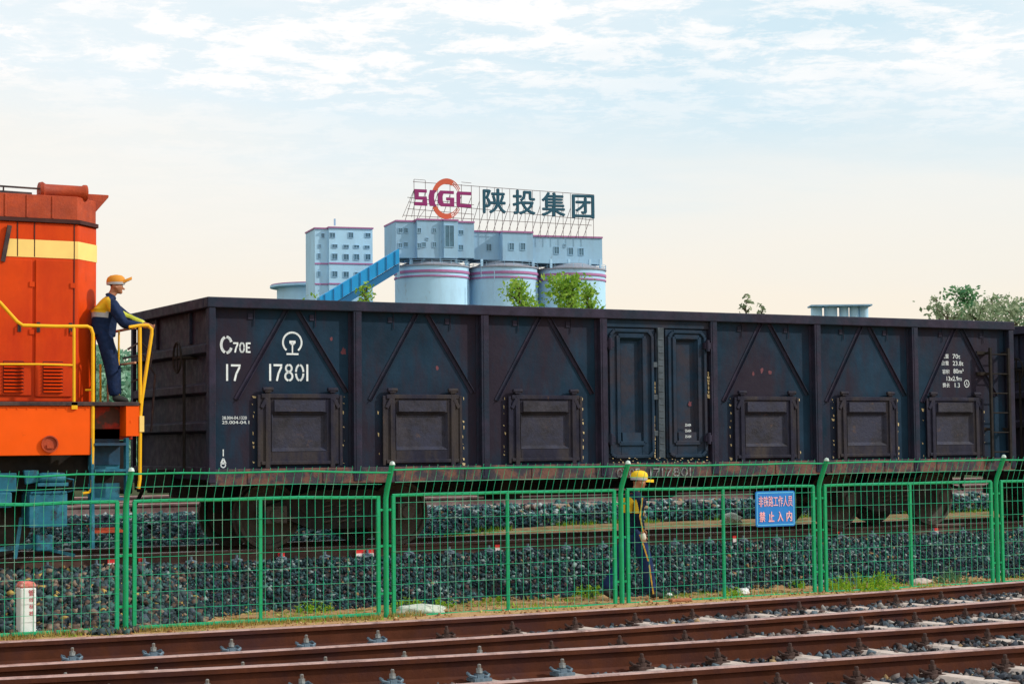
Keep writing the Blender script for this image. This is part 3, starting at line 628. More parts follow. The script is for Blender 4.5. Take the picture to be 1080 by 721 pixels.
    mb = MB(); mb.lathe([(.0, -.35), (.17, -.35), (.19, -.3), (.19, .3), (.17, .35), (0, .35)], (7.0, .95, .70), 'x', 16); mb.lathe([(0, -.5), (.13, -.48), (.13, .48), (0, .5)], (8.4, 1.0, .72), 'x', 14)
    mb.tube([(4.2, 1.0, .62), (9.6, 1.0, .60)], .025, 6); mb.tube([(3.6, 1.1, .78), (9.9, 1.1, .8)], .02, 6); mb.box(4.4, 4.7, .7, 1.2, .55, .85)
    for x in (4.55, 5.9, 9.3): mb.tube([(x, 1.0, .60), (x, 1.0, .95)], .02, 6)
    mb.build('brake_gear', M['under'], rt)
    # bogies
    for cx in (1.98, 11.12):
        g = MB()
        for y in (.52, 2.52):
            P = [(-1.12, .52), (-1.12, .40), (-.72, .36), (-.42, .24), (.42, .24), (.72, .36), (1.12, .40), (1.12, .52), (.8, .62), (.42, .74), (-.42, .74), (-.8, .62)]
            g.prism([(cx+a, b_) for a, b_ in P], 'y', y, y+.14)
            for s in (-1, 1): g.prism([(cx+s*.40, .60), (cx+s*.62, .52), (cx+s*.50, .42), (cx+s*.36, .36)], 'y', y-.01, y)
        g.box(cx-.2, cx+.2, .7, 2.5, .44, .70)
        bg_ = g.build('bogie', M['under'], rt, bevel=.012)
        for s in (-1, 1):
            wx = cx+s*.915
            wh = MB()
            for y, sg in ((.80, 1), (2.24, -1)):
                prof = [(.10, -.03), (.30, .01), (.36, -.01), (.375, -.05), (.42, -.05), (.42, .07), (.445, .08), (.445, .10), (.37, .10), (.32, .05), (.12, .09)]
                wh.lathe([(r_, sg*h_) for r_, h_ in prof], (wx, y, .42), 'y', 40)
            wh.tube([(wx, .55, .42), (wx, 2.6, .42)], .075, 14)
            wh.build('wheelset', M['wheel'], bg_, smooth=True)
            ab = MB(); ab.box(wx-.14, wx+.14, .47, .63, .33, .55); ab.lathe([(.0, -.02), (.09, -.02), (.10, 0), (.10, .06)], (wx, .455, .43), 'y', 14); ab.build('axle_box', M['wheel'], bg_, bevel=.01)
        for y in (.50,):
            for i in range(3):
                sx = cx-.2+.2*i; P = [(sx+.07*math.cos(a), y+.04+.05*math.sin(a), .29+a*.0105) for a in np.arange(0, 2*math.pi*5.5, .6)]
                sp_ = MB(); sp_.tube(P, .014, 5); sp_.build('spring', M['wheel'], bg_)
    # ladder on the right end of the side
    mb = MB()
    for x in (12.57, 12.94): mb.box(x-.02, x+.02, -.06, -.02, .95, 2.72)
    for i in range(6): z = 1.12+i*.30; mb.tube([(12.57, -.04, z), (12.94, -.04, z)], .010, 6)
    for z in (1.0, 1.45, 2.30, 2.62): mb.box(12.56, 12.60, -.03, .12, z, z+.04); mb.box(12.92, 12.95, -.03, .12, z, z+.04); mb.box(12.4, 12.56, .06, .10, z, z+.05)
    mb.build('ladder', M['under'], rt)
    # couplers, hoses, hand brake
    for X0, s in ((0, -1), (LW, 1)):
        mb = MB(); mb.box(X0, X0+s*.22, 1.42, 1.76, .72, 1.02); mb.box(X0+s*.22, X0+s*.40, 1.40, 1.72, .76, 1.0); mb.prism([(X0+s*.40, 1.38), (X0+s*.46, 1.42), (X0+s*.42, 1.52), (X0+s*.36, 1.60)], 'z', .74, 1.02)
        mb.tube([(X0, 1.95, .8), (X0+s*.2, 1.95, .78), (X0+s*.32, 1.9, .58), (X0+s*.42, 1.75, .5)], .028, 8); mb.build('coupler', M['under'], rt, bevel=.01)
    mb = MB(); mb.tube([(-.16, .72+.15*math.cos(a), 2.42+.19*math.sin(a)) for a in np.arange(0, 6.28, .4)], .014, 6, closed=True)
    for a in (0, 1.57, 3.14, 4.71): mb.bar((-.16, .72, 2.42), (-.16, .72+.15*math.cos(a), 2.42+.19*math.sin(a)), .025, .012, (1, 0, 0))
    mb.tube([(-.16, .72, 2.42), (.1, .72, 2.42)], .02, 6); mb.tube([(-.06, .75, 2.4), (-.06, .75, .95)], .02, 6); mb.build('hand_brake', M['under'], rt)
    # lettering
    y = .097; DX = .054
    def done(mb, name): mb.v = [(v[0]+(DX if v[1] > .05 else 0), v[1], v[2]) for v in mb.v]; mb.build(name, M['white'], rt, fix=False)
    mk = MB(); stencil(mk, 'C', .13, .27, 2.45, 2.66, y, .034); stencil(mk, '70E', .295, .525, 2.465, 2.585, y, .021); done(mk, 'type_lettering')
    mk = MB(); stencil(mk, '17', .20, .39, 2.115, 2.315, y, .026); stencil(mk, '17801', .765, 1.29, 2.12, 2.325, y, .026); done(mk, 'wagon_number')
    mk = MB(); ribbon(mk, arc(1.075, 2.60, .125, .125, -50, 230, 22), .024, y); ribbon(mk, [(1.0, 2.455), (1.155, 2.455)], .022, y); ribbon(mk, [(1.077, 2.47), (1.077, 2.60)], .018, y); ribbon(mk, [(1.04, 2.605), (1.115, 2.605)], .036, y); ribbon(mk, [(1.055, 2.58), (1.10, 2.58)], .02, y); done(mk, 'railway_emblem')
    mk = MB()
    for s, z in (('28.004-04.1320', 1.655), ('25.004-04.1', 1.600)): text_fit(mk, s, .15, .15+.032*len(s) if len(s) < 13 else .47, z-.017, z+.022, y, bold=.012)
    done(mk, 'overhaul_lettering')
    mk = MB(); ribbon(mk, [(.165, 1.27), (.165, 1.19)], .014, y); ribbon(mk, [(.135, 1.10), (.195, 1.10), (.165, 1.16), (.135, 1.10)], .02, y); ribbon(mk, arc(.165, 1.08, .03, .03, 0, 360, 10), .014, y); done(mk, 'lifting_mark')
    mk = MB()
    for s, x0, x1, z in (('载重', 11.63, 11.77, 2.585), ('70t', 11.85, 12.0, 2.585), ('自重', 11.63, 11.77, 2.48), ('23.8t', 11.85, 12.06, 2.48), ('容积', 11.64, 11.78, 2.35), ('80m³', 11.86, 12.06, 2.36), ('13x2.9m', 11.72, 12.02, 2.245), ('换长', 11.64, 11.78, 2.145), ('1.3', 11.88, 11.98, 2.145)):
        text_fit(mk, s, x0+.035, x1+.035, z-.034, z+.034, y, bold=.008)
    ribbon(mk, arc(12.155, 2.17, .048, .053, 0, 360, 18), .010, y); text_fit(mk, '人', 12.13, 12.18, 2.145, 2.20, y, bold=.015); done(mk, 'capacity_lettering')
    mk = MB(); stencil(mk, 'C70E', 5.83, 6.20, .845, .955, .001, .018); stencil(mk, '1717801', 6.36, 7.04, .845, .955, .001, .017); mk.v = [tuple(v) for v in mk.v]; so_ = mk.build('sill_lettering', mat('faded_sill_paint', (.30, .34, .35), .7, var=.4, vscale=14, c2=(.06, .06, .06), cut=(.45, .6)), rt, fix=False)
    mk = MB()
    for z in (1.55, 1.47, 1.39): text_fit(mk, '25A04', 6.93, 7.03, z-.018, z+.018, .0525, bold=.02)
    done(mk, 'door_lettering')
    # scrapes of red primer
    mk = MB(); rr = random.Random(3)
    for (cx, cz, s_) in ((1.83, 2.50, .07), (1.66, 2.66, .035), (3.15, 2.31, .04), (8.35, 2.33, .05), (8.5, 2.3, .06), (8.2, 2.28, .04), (7.1, 1.85, .06)):
        n = 9; mk.add([(cx, .0985, cz)]+[(cx+s_*rr.uniform(.4, 1)*math.cos(6.28*i/n)*.7, .0985, cz+s_*rr.uniform(.4, 1)*math.sin(6.28*i/n)) for i in range(n)], [(0, 1+i, 1+(i+1) % n) for i in range(n)])
    mk.build('bare_primer_scrape', mat('red_primer', (.13, .035, .05), .7), rt, fix=False)
    return rt
wg = make_wagon(); tag(wg, 'dark open freight wagon numbered 17801, whole side in view behind the green fence', 'freight wagon', 'open freight wagons')
w2 = copy_tree(wg); w2.location = (13.985, 0, 0); tag(w2, 'second dark open wagon, only its ribbed end showing at the right edge', 'freight wagon', 'open freight wagons')

# ------------------------------------------------------------------ locomotive
lo = empty('locomotive', (-6, 1.55, 0)); tag(lo, 'bright orange locomotive with cream stripe and yellow handrails at the left edge', 'locomotive')
def lk(o): return kid(o, lo)
HY = .45
mb = MB(); plan = [(-15, HY), (-1.49, HY), (-1.17, HY+.33), (-1.17, 2.35), (-1.5, 2.68), (-15, 2.68)]
mb.prism(plan, 'z', 1.85, 4.0); hood = lk(mb.build('hood', M['orange'], lo, bevel=.02))
def hx(u): return float(ony(u, 330, HY)[0])
def hz(u, v): return float(ony(u, v, HY)[2])
for (u0, u1, v0, v1, lou) in ((-46, 16, 272, 416, 1), (19, 35, 273, 418, 0), (37, 76, 274, 418, 1), (-3, 33, 274.5, 417, 0)):
    if (u0, u1) in ((19, 35),): continue
    if u0 == -46: u0, u1 = -60, -5
    mb = MB(); d = mb.box(hx(u0), hx(u1), HY-.022, HY-.001, hz(40, v1), hz(40, v0)); dr = lk(mb.build('hood_door', M['orange'], lo, bevel=.006))
    cx = hx((4+24)/2) if u0 == -3 else hx(55.5)
    if u0 == -60: cx = hx(-30)
    g = MB(); z0, z1 = hz(40, 414), hz(40, 381); n = 9
    for i in range(n):
        z = z0+(z1-z0)*(i+.5)/n; hgt = (z1-z0)/n
        g.prism([(HY-.024, z-hgt*.5), (HY-.052, z-hgt*.38), (HY-.024, z+hgt*.22)], 'x', cx-.115, cx+.115)
    gg = g.build('louvre', M['orange'], dr); 
    g = MB(); g.box(cx-.12, cx+.12, HY-.0245, HY-.0225, z0, z1); g.build('louvre_gap', M['seam'], dr)
    g = MB()
    for zz in (hz(40, 300), hz(40, 350)): g.box(hx(u1)-.03, hx(u1)+.03, HY-.035, HY-.0225, zz-.03, zz+.03)
    g.build('hinge', M['orange'], dr)
mb = MB(); 
zs0, zs1 = hz(40, 271.5), hz(40, 253); y_ = HY-.005
mb.add([(hx(4), y_, zs0), (-1.492, y_, zs0), (-1.492, y_, zs1), (hx(9), y_, zs1)], [(0, 1, 2, 3)]); mb.add([(-1.492, y_, zs0), (-1.166, HY+.325, zs0), (-1.166, HY+.325, zs1), (-1.492, y_, zs1)], [(0, 1, 2, 3)])
mb.add([(-1.166, HY+.325, zs0), (-1.166, 2.35, zs0), (-1.166, 2.35, zs1), (-1.166, HY+.325, zs1)], [(0, 1, 2, 3)])
lk(mb.build('cream_stripe', M['cream'], lo, fix=False))
mb = MB()
for u in (18, 36, 78): mb.box(hx(u)-.006, hx(u)+.006, HY-.0065, HY-.003, 1.95 if u == 78 else hz(40, 271), 4.0)
mb.prism([(p[0]+(0 if p[0] < -3 else .015), p[1]+(-.03 if p[1] < 1 else .03)) for p in plan], 'z', 4.0, 4.045); lk(mb.build('panel_seam', M['seam'], lo))
mb = MB()  # roof block leaning slightly outward with the raised end lip
mb.prism([(p[0]+(0 if p[0] < -3 else -.01), p[1]) for p in plan], 'z', 4.046, 4.33)
mb.prism([(-1.25, 4.12), (-1.02, 4.39), (-1.02, 4.42), (-1.36, 4.42), (-1.36, 4.12)], 'y', HY+.33, 2.3)
for u in (5, 28, 55): mb.box(hx(u)-.012, hx(u)+.012, HY-.01, HY+.002, 4.05, 4.32)
lk(mb.build('roof', M['orust'], lo, bevel=.015))
mb = MB(); mb.lathe([(0, -.30), (.10, -.30), (.11, -.26), (.085, -.22), (.085, .22), (.10, .24), (.10, .28), (0, .28)], (hx(70), HY+.15, 4.40), 'x', 18); mb.tube([(hx(50), HY+.15, 4.38), (hx(44), HY+.15, 4.30), (hx(40), HY+.2, 4.2)], .06, 8)
lk(mb.build('exhaust_silencer', M['orust'], lo, smooth=True))
mb = MB(); mb.tube([(hx(-60), HY+.1, 4.43), (hx(46), HY+.1, 4.415)], .012, 6); mb.tube([(hx(-60), HY+.1, 4.36), (hx(35), HY+.1, 4.345)], .022, 6); mb.tube([(hx(5), HY+.1, 4.33), (hx(5), HY+.1, 4.43)], .01, 6); lk(mb.build('roof_rail', M['ldark'], lo))
mb = MB(); a_ = (hx(9), HY-.03, hz(9, 238)); b_ = (hx(2), HY-.03, hz(2, 276)); mb.bar(a_, b_, .05, .03); lk(mb.build('corner_bracket', M['ldark'], lo))
# deck, sill, end beam
mb = MB(); mb.box(-15, -.86, .03, 3.07, 1.80, 1.848); lk(mb.build('walkway', M['ldark'], lo, bevel=.006))
mb = MB(); mb.box(-15, -1.44, .06, .12, 1.22, 1.799); mb.box(-15, -1.44, 2.98, 3.04, 1.22, 1.799); si = lk(mb.build('side_sill', M['orange2'], lo, bevel=.008))
p = ony(52, 468, .06); mb = MB(); mb.lathe([(.085, 0), (.10, -.015), (.10, -.03), (.085, -.03), (.08, -.01), (0, -.01)], (p[0], .058, p[2]), 'y', 20); mb.box(p[0]-.035, p[0]+.04, .028, .05, p[2]-.05, p[2]-.01); mb.build('filler_cap', M['orust'], si)
mb = MB(); mb.box(-1.42, -.86, .30, 2.8, 1.40, 1.799); lk(mb.build('end_beam', M['reddirty'], lo, bevel=.01))
mb = MB(); mb.box(-1.02, -.86, .04, .295, 1.44, 1.799); mb.box(-.97, -.955, .035, .04, 1.60, 1.63); lk(mb.build('corner_plate', M['orange2'], lo, bevel=.01))
mb = MB(); mb.box(-.855, -.80, .03, .12, 1.49, 1.68); lk(mb.build('reflector_plate', M['cream'], lo))
# steps
mb = MB()
for x in (-1.42, -1.0): mb.bar((x, .10, 1.42), (x, .06, .12), .035, .10, (0, 1, 0))
st = lk(mb.build('step_side_plate', M['lblue'], lo))
for z, mt in ((1.33, 'dblue'), (1.02, 'lblue'), (.68, 'lblue'), (.30, 'orust')):
    mb = MB(); mb.box(-1.40, -1.02, .03, .32, z, z+.03); mb.box(-1.40, -1.02, .30, .32, z, z+.20 if mt != 'orust' else z+.05); lk(mb.build('step', M[mt], lo))
mb = MB(); mb.box(-1.40, -1.02, .28, .30, 1.10, 1.34); lk(mb.build('step_back_plate', M['dblue'], lo))
# handrails
def q(u, v, y): a = ony(u, v, y); return (float(a[0]), y, float(a[2]))
mb = MB(); yR = .06
mb.tube([q(-90, 300, yR), q(-30, 300, yR), q(0, 319, yR), q(18, 339, yR), q(24, 343, yR), q(60, 344, yR), q(92, 344, yR), q(96, 346, yR), q(98, 352, yR), q(98, 420, yR), q(97.5, 515, yR)], .021, 8)
mb.tube([q(78, 344, yR), q(78, 424, yR)], .018, 8); mb.tube([q(-90, 384, yR), q(40, 384, yR), q(77, 385, yR)], .013, 8)
a = q(78, 426, yR); mb.box(a[0]-.035, a[0]+.035, .03, .09, a[2]-.06, a[2]+.02)
a = q(97, 520, yR); mb.tube([q(97.5, 514, yR), q(94, 519, yR), q(87, 520, yR)], .016, 6)
a = q(97.5, 411, yR); mb.tube([a, (a[0]-.06, .14, a[2])], .012, 6); mb.tube([q(-60, 300, yR), q(-60, 424, yR)], .018, 8)
lk(mb.build('handrail', M['yellow'], lo, smooth=True))
mb = MB(); mb.tube([q(136, 345, yR), q(148, 343, yR), q(156, 343, yR), q(160, 347, yR), q(160, 352, yR), q(149.5, 422, yR), q(148, 440, yR), q(147.5, 505, yR), q(146, 515, yR)], .021, 8)
mb.tube([q(147.5, 345, yR), q(148, 425, yR)], .021, 8); lk(mb.build('handrail', M['yellow'], lo, smooth=True))
mb = MB(); YB = 1.0
mb.tube([(-.90, .06, 2.74), (-.90, 1.3, 2.74)], .017, 8); mb.tube([(-.90, .06, 2.32), (-.90, 1.3, 2.32)], .014, 8); mb.tube([(-.90, 1.2, 2.74), (-.90, 1.2, 1.85)], .014, 8)
lk(mb.build('end_rail', M['pink'], lo, smooth=True))
mb = MB(); mb.tube([q(125.5, 349, .55), q(125, 384, .55), q(125, 424, .55)], .012, 8); mb.tube([q(106, 384, 1.6), q(106, 424, 1.6)], .014, 8); lk(mb.build('stanchion', M['yellow'], lo, smooth=True))
mb = MB(); mb.tube([(-.86, .5, 2.5), (-.7, .5, 2.6), (-.55, .5, 2.45), (-.6, .5, 2.2), (-.8, .55, 2.1)], .014, 6); mb.tube([(-.86, .7, 2.4), (-.6, .7, 2.45), (-.45, .7, 2.2), (-.5, .7, 1.5)], .014, 6); lk(mb.build('end_hose', M['ldark'], lo))
# running gear and blue equipment
mb = MB(); mb.box(-15, -.95, .36, 2.6, .80, 1.39); mb.box(-15, -1.5, .55, 2.5, .62, .80); lk(mb.build('underframe', M['under'], lo))
for cx in (-2.45, -4.25, -6.05):
    mb = MB()
    for y in (.83, 2.27): mb.lathe([(.12, -.05), (.4, .0), (.46, -.04), (.52, -.06), (.52, .08), (.55, .1), (.4, .1)], (cx, y, .525), 'y', 36)
    mb.tube([(cx, .6, .525), (cx, 2.5, .525)], .09, 12); lk(mb.build('wheelset', M['wheel'], lo, smooth=True))
x0, x1 = ony(31, 535, .12)[0], ony(71, 535, .12)[0]
mb = MB(); mb.box(x0, x1, .12, .50, .385, .77); mb.box(x0+.01, x1-.01, .11, .51, .772, .80); 
for i in range(4): mb.lathe([(.018, -.01), (.018, .0)], (x0+.06+i*.11, .11, .785), 'y', 6)
lk(mb.build('sand_box', M['lblue'], lo, bevel=.03))
mb = MB(); mb.lathe([(0, -.16), (.05, -.15), (.06, -.12), (.06, .12), (.05, .15), (0, .16)], ((x0+x1)/2+.06, .2, .96), 'x', 14); mb.box((x0+x1)/2-.12, (x0+x1)/2+.24, .14, .27, .86, .90); lk(mb.build('air_cylinder', M['lblue'], lo, smooth=True))
mb = MB(); mb.box(-3.4, x0-.13, .20, .34, .80, 1.02); lk(mb.build('bogie_frame', M['lblue'], lo, bevel=.01))
mb = MB(); mb.box(-3.4, x0-.20, .12, .3, .62, .80); lk(mb.build('axle_box', M['lblue'], lo, bevel=.02))
mb = MB(); mb.prism([(x0-.05, 1.05), (x0+.12, 1.05), (x0+.16, .92), (x0-.02, .88)], 'y', .2, .26); lk(mb.build('bracket', M['lblue'], lo, bevel=.01))
mb = MB(); mb.bar((x0-.05, .3, .5), (x0-.12, .3, .02), .04, .03); mb.bar((-3.2, .35, .08), (x0+.1, .35, .16), .05, .04); mb.bar((x0+.1, .35, .16), (x1+.15, .35, .03), .04, .04); lk(mb.build('brake_rod', M['lblue'], lo))
mb = MB(); mb.box(x0+.1, x0+.3, .2, .4, .1, .3); mb.box(x0+.17, x0+.23, .25, .31, .3, .386); lk(mb.build('brake_cylinder', M['lblue'], lo, bevel=.02))
mb = MB(); mb.tube([(x1, .3, .95), (x1+.12, .3, .93), (x1+.12, .3, .80), (x1+.02, .3, .78)], .012, 6); lk(mb.build('air_pipe', M['lblue'], lo))
for u_, v_ in ((20, 345), (74, 345), (40, 345)):
    mb = MB(); zz = hz(40, v_); xx = hx(u_); mb.box(xx-.02, xx+.02, HY-.03, HY-.022, zz-.06, zz+.06); mb.tube([(xx, HY-.03, zz+.03), (xx, HY-.06, zz+.03), (xx, HY-.06, zz-.05)], .009, 6); lk(mb.build('door_handle', M['ldark'], lo))
mb = MB()
for i in range(30):
    xx = -1.5-.115*i; mb.lathe([(.009, -.008), (.009, .0)], (xx, .06, 1.765), 'y', 6)
rv = mb.build('rivet_row', M['orange2'], si, fix=False); rv['kind'] = 'stuff'
mb = MB(); mb.box(-1.02, -.62, 1.4, 1.75, .74, 1.0); mb.box(-.62, -.50, 1.45, 1.8, .72, 1.02); lk(mb.build('coupler', M['under'], lo, bevel=.02))

# ------------------------------------------------------------------ fence
fe = empty('mesh_fence', (4.7, -1.8, -.7)); tag(fe, 'long green welded mesh fence with bent tops in front of the train', 'fence')
def fk(o): return kid(o, fe)
FX = [-7.85, -4.71, -1.58, 1.53, 4.76, 7.86, 10.98, 14.1, 17.2]; FY = -1.8; ZG = -.70; ZR = .715
tops = []
def toppt(x, f=1.0, dz=.0): return (x, FY-.15*f, ZR+.30*f+dz)
postobjs = []
for i, x in enumerate(FX):
    mb = MB(); hgt = .78
    tz = {1.53: .10, 10.98: .03}.get(x, .0)
    mb.tube([(x, FY, ZG-.1), (x, FY, ZR-.04), (x+.004, FY-.02, ZR+.05), (x+.012, FY-.16, ZR+.33+tz*.3)], .032, 10)
    po = fk(mb.build('post', M['green'], fe, smooth=True))
    mb = MB(); mb.lathe([(0, .035), (.024, .026), (.034, 0), (.034, -.01)], (x+.012, FY-.163, ZR+.338+tz*.3), 'z', 12); mb.build('post_cap', M['silver'], po)
    for z in (-.42, .13, .55):
        mb = MB(); mb.box(x-.10, x+.10, FY-.006, FY+.006, z-.013, z+.013); mb.tube([(x-.06, FY-.012, z), (x-.06, FY+.012, z)], .016, 8); mb.tube([(x+.06, FY-.012, z), (x+.06, FY+.012, z)], .016, 8); mb.build('clamp', M['green'], po)
rf = random.Random(12)
for i in range(len(FX)-1):
    a, b = FX[i]+.085, FX[i+1]-.085; zb = -.655 if i < 3 else -.70
    dents = [rf.uniform(-.006, .006) for _ in range(7)]
    if i in (2,): dents[5:] = [-.012, -.02]
    if i == 1: dents = [.0, .01, -.012, .005, -.01, .004, .0]
    def sag(x):
        t_ = (x-a)/(b-a)*6; k = min(5, int(max(0, t_))); return dents[k]+(dents[k+1]-dents[k])*(t_-k)
    nseg = 24; mb = MB(); xs_ = [a+(b-a)*j/nseg for j in range(nseg+1)]
    mb.tube([(x, FY, ZR+sag(x)) for x in xs_], .019, 6); mb.tube([(a, FY, zb), (b, FY, zb)], .021, 6)
    for x in (a+.012, b-.012): mb.box(x-.02, x+.02, FY-.02, FY+.02, zb, ZR)
    fr = fk(mb.build('panel', M['green'], fe))
    mb = MB(); xm = (a+b)/2; mb.box(xm-.018, xm+.018, FY-.016, FY+.012, zb, ZR); mb.build('stay_rod', M['green'], fr)
    mb = MB(); n = int(round((b-a)/.103)); yw = FY-.018
    for j in range(1, n):
        x = a+(b-a)*j/n; j1, j2 = rf.uniform(-.003, .003), rf.uniform(-.006, .006)
        tp = toppt(x, 1.0); mb.tube([(x, yw, zb), (x+j1, yw, 0), (x, yw, ZR+sag(x)), (x+j2+.012, tp[1], tp[2]+.05+rf.uniform(-.006, .006))], .0030, 4)
    for z in [zb+.19*k for k in range(1, 8)]:
        if z < ZR-.05: mb.tube([(a, yw-.004, z), ((a+b)/2, yw-.004, z+rf.uniform(-.006, .006)), (b, yw-.004, z)], .0030, 4)
    t1_ = [toppt(x, .52) for x in xs_]; mb.tube([(p[0], p[1], p[2]+sag(p[0])) for p in t1_], .004, 4)
    mb.build('wire_mesh', M['wire'], fr, fix=False)
    mb = MB(); e = [toppt(x, 1.0) for x in xs_]; e = [(p[0]+.012, p[1], p[2]+sag(p[0])*1.5+.0) for p in e]
    mb.tube([(FX[i]+.02, e[0][1], e[0][2])]+e+[(FX[i+1]-.0, e[-1][1], e[-1][2])], .0105, 6); mb.build('top_rod', M['green'], fr)
# blue sign
sx0, sz1 = ony(796.5, 518, FY-.05)[[0, 2]]; sx1, sz0 = ony(838.5, 554, FY-.05)[[0, 2]]
sg = empty('warning_sign', ((sx0+sx1)/2, FY-.05, sz0)); tag(sg, 'blue rectangular sign with pink Chinese lettering hung on the fence', 'sign')
W_, H_ = (sx1-sx0)/2, sz1-sz0
mb = MB(); r_ = .03; P = []
for cx, cz, a0 in ((W_-r_, H_-r_, 0), (-W_+r_, H_-r_, 90), (-W_+r_, r_, 180), (W_-r_, r_, 270)):
    P += [(cx+r_*math.cos(R(a0+k*30)), cz+r_*math.sin(R(a0+k*30))) for k in range(4)]
mb.prism(P, 'y', -.006, .006); mb.build('board', M['bluesign'], sg)
mb = MB(); o_ = .022; L_ = [(-W_+o_, o_), (W_-o_, o_), (W_-o_, H_-o_), (-W_+o_, H_-o_), (-W_+o_, o_)]; ribbon(mb, L_, .011, -.0085); mb.build('border_line', M['signline'], sg, fix=False)
mb = MB(); text_fit(mb, '非铁路工作人员', -W_+.045, W_-.045, H_*.56, H_*.86, -.0125, bold=.013)
for k, ch in enumerate('禁止入内'): cx = -W_+.10+k*(2*W_-.20)/3; text_fit(mb, ch, cx-.043, cx+.043, H_*.14, H_*.42, -.0125, bold=.04)
mb.build('lettering', M['signletter'], sg, fix=False)
mb = MB()
for x in (-W_+.05, W_-.05):
    for z in (.06, H_-.06): mb.tube([(x, -.012, z), (x, .045, z)], .006, 6)
mb.build('mounting_bolt', M['clip'], sg)
# white marker post with faded red cap
mp_ = onz(27.5, 671, -.70); xk = float(mp_[0]); yk = -1.66
xa, xb_ = ony(17.5, 640, yk)[0], ony(37.5, 640, yk)[0]; xk = (xa+xb_)/2; hw = (xb_-xa)/2*.83
mk = empty('marker_post', (xk, yk, -.70)); tag(mk, 'white concrete marker post with faded red top and red characters behind the fence', 'marker post')
mb = MB(); mb.prism([(-hw, -.1), (hw, -.1), (hw, .1), (-hw, .1)], 'z', -.1, .525); mb.build('post_body', M['post'], mk, bevel=.015)
mb = MB(); mb.prism([(-hw, .526), (hw, .526), (hw, .55), (hw*.75, .585), (-hw*.75, .585), (-hw, .55)], 'y', -.1, .1); mb.build('painted_top', M['posttop'], mk, bevel=.012)
mb = MB()
for k, ch in enumerate('管线标桩'): z = .47-k*.072; s_ = .032 if k == 0 else .024; text_fit(mb, ch, hw*.38-s_, hw*.38+s_, z-s_, z+s_, -.103, bold=.02)
mb.build('red_lettering', mat('faded_red_ink', (.62, .13, .16), .7), mk, fix=False)

# ------------------------------------------------------------------ loose things on the ground
def lump(name, label, cat, c, size, material, seed, group=None, n=3):
    bm = bmesh.new(); bmesh.ops.create_icosphere(bm, subdivisions=n, radius=1); rr = np.random.default_rng(seed); ph = rr.uniform(0, 6, 6)
    for v in bm.verts:
        x, y, z = v.co; k = 1+.16*math.sin(3*x+ph[0])*math.cos(4*y+ph[1])+.10*math.sin(7*z+5*x+ph[2])+.06*math.sin(11*y+9*x+ph[3]); v.co = Vector((x*k*size[0], y*k*size[1], max(-.35, z*k)*size[2]))
    me = bpy.data.meshes.new(name); bm.to_mesh(me); bm.free(); me.materials.append(material); me.polygons.foreach_set('use_smooth', [True]*len(me.polygons)); o = link(name, me); o.location = c; tag(o, label, cat, group); return o
x, y = pt(444, 647); lump('white_sack', 'flattened pale sack lying on the sand right of the second fence post', 'sack', (x, y, -.66), (.31, .12, .08), M['cloth'], 1)
x, y = pt(784, 627); lump('plastic_bag', 'crumpled white plastic bag under the blue sign', 'bag', (x, y, -.66), (.10, .06, .06), mat('white_plastic', (.8, .84, .84), .4), 2)
x, y = pt(706, 629); lump('plastic_scrap', 'small pale scrap on the ground by the walking man', 'scrap', (x, y, -.67), (.05, .03, .03), mat('white_plastic', (.8, .84, .84), .4), 3)
p = onz(771, 553, -.07); lump('sand_sack', 'greenish grey filled sack on the sand beyond the wagon', 'sack', (float(p[0]), float(p[1]), -.02), (.20, .12, .14), M['cloth'], 4)
x, y = pt(718, 634); mb = MB(); mb.box(x-.16, x+.14, y-.05, y+.05, -.69, -.655); o = mb.build('brick', mat('old_brick', (.40, .16, .08), .9, var=.3, vscale=12, bump=.5), bevel=.008); tag(o, 'flat reddish brick slab on the sand right of the walking man', 'brick')
x, y = pt(970, 615); lump('rubble_heap', 'low grey rubble at the foot of the right fence panel', 'rubble', (x, y, -.68), (.22, .08, .06), M['conc'], 6)

# ------------------------------------------------------------------ people
def skinned(verts, edges, root=0, sub=2, scale=1.0):
    me = bpy.data.meshes.new('figure'); me.from_pydata([v[:3] for v in verts], edges, []); o = bpy.data.objects.new('figure', me); COL.objects.link(o)
    m_ = o.modifiers.new('skin', 'SKIN'); m_.use_smooth_shade = True; m_.branch_smoothing = .5
    dat = me.skin_vertices[0].data
    for i, v in enumerate(verts):
        r_ = v[3]; dat[i].radius = (r_, r_) if not isinstance(r_, tuple) else r_; dat[i].use_root = (i == root)
    s_ = o.modifiers.new('sub', 'SUBSURF'); s_.levels = sub; s_.render_levels = sub
    dg = bpy.context.evaluated_depsgraph_get(); dg.update(); m2 = bpy.data.meshes.new_from_object(o.evaluated_get(dg)); bpy.data.objects.remove(o); bpy.data.meshes.remove(me)
    m2.materials.clear(); return m2
def chain(V, E, pts, start=None):
    prev = start; first = None
    for p in pts:
        V.append(p); i = len(V)-1
        if first is None: first = i
        if prev is not None: E.append((prev, i))
        prev = i
    return prev
def put(me, name, mats, parent, rule=None):
    for m_ in mats: me.materials.append(m_)
    if rule:
        for p in me.polygons: p.material_index = rule(p.center)
    me.polygons.foreach_set('use_smooth', [True]*len(me.polygons)); me.update(); return link(name, me, parent)
def lerp(a, b, t_): return tuple(a[i]+(b[i]-a[i])*t_ for i in range(3))
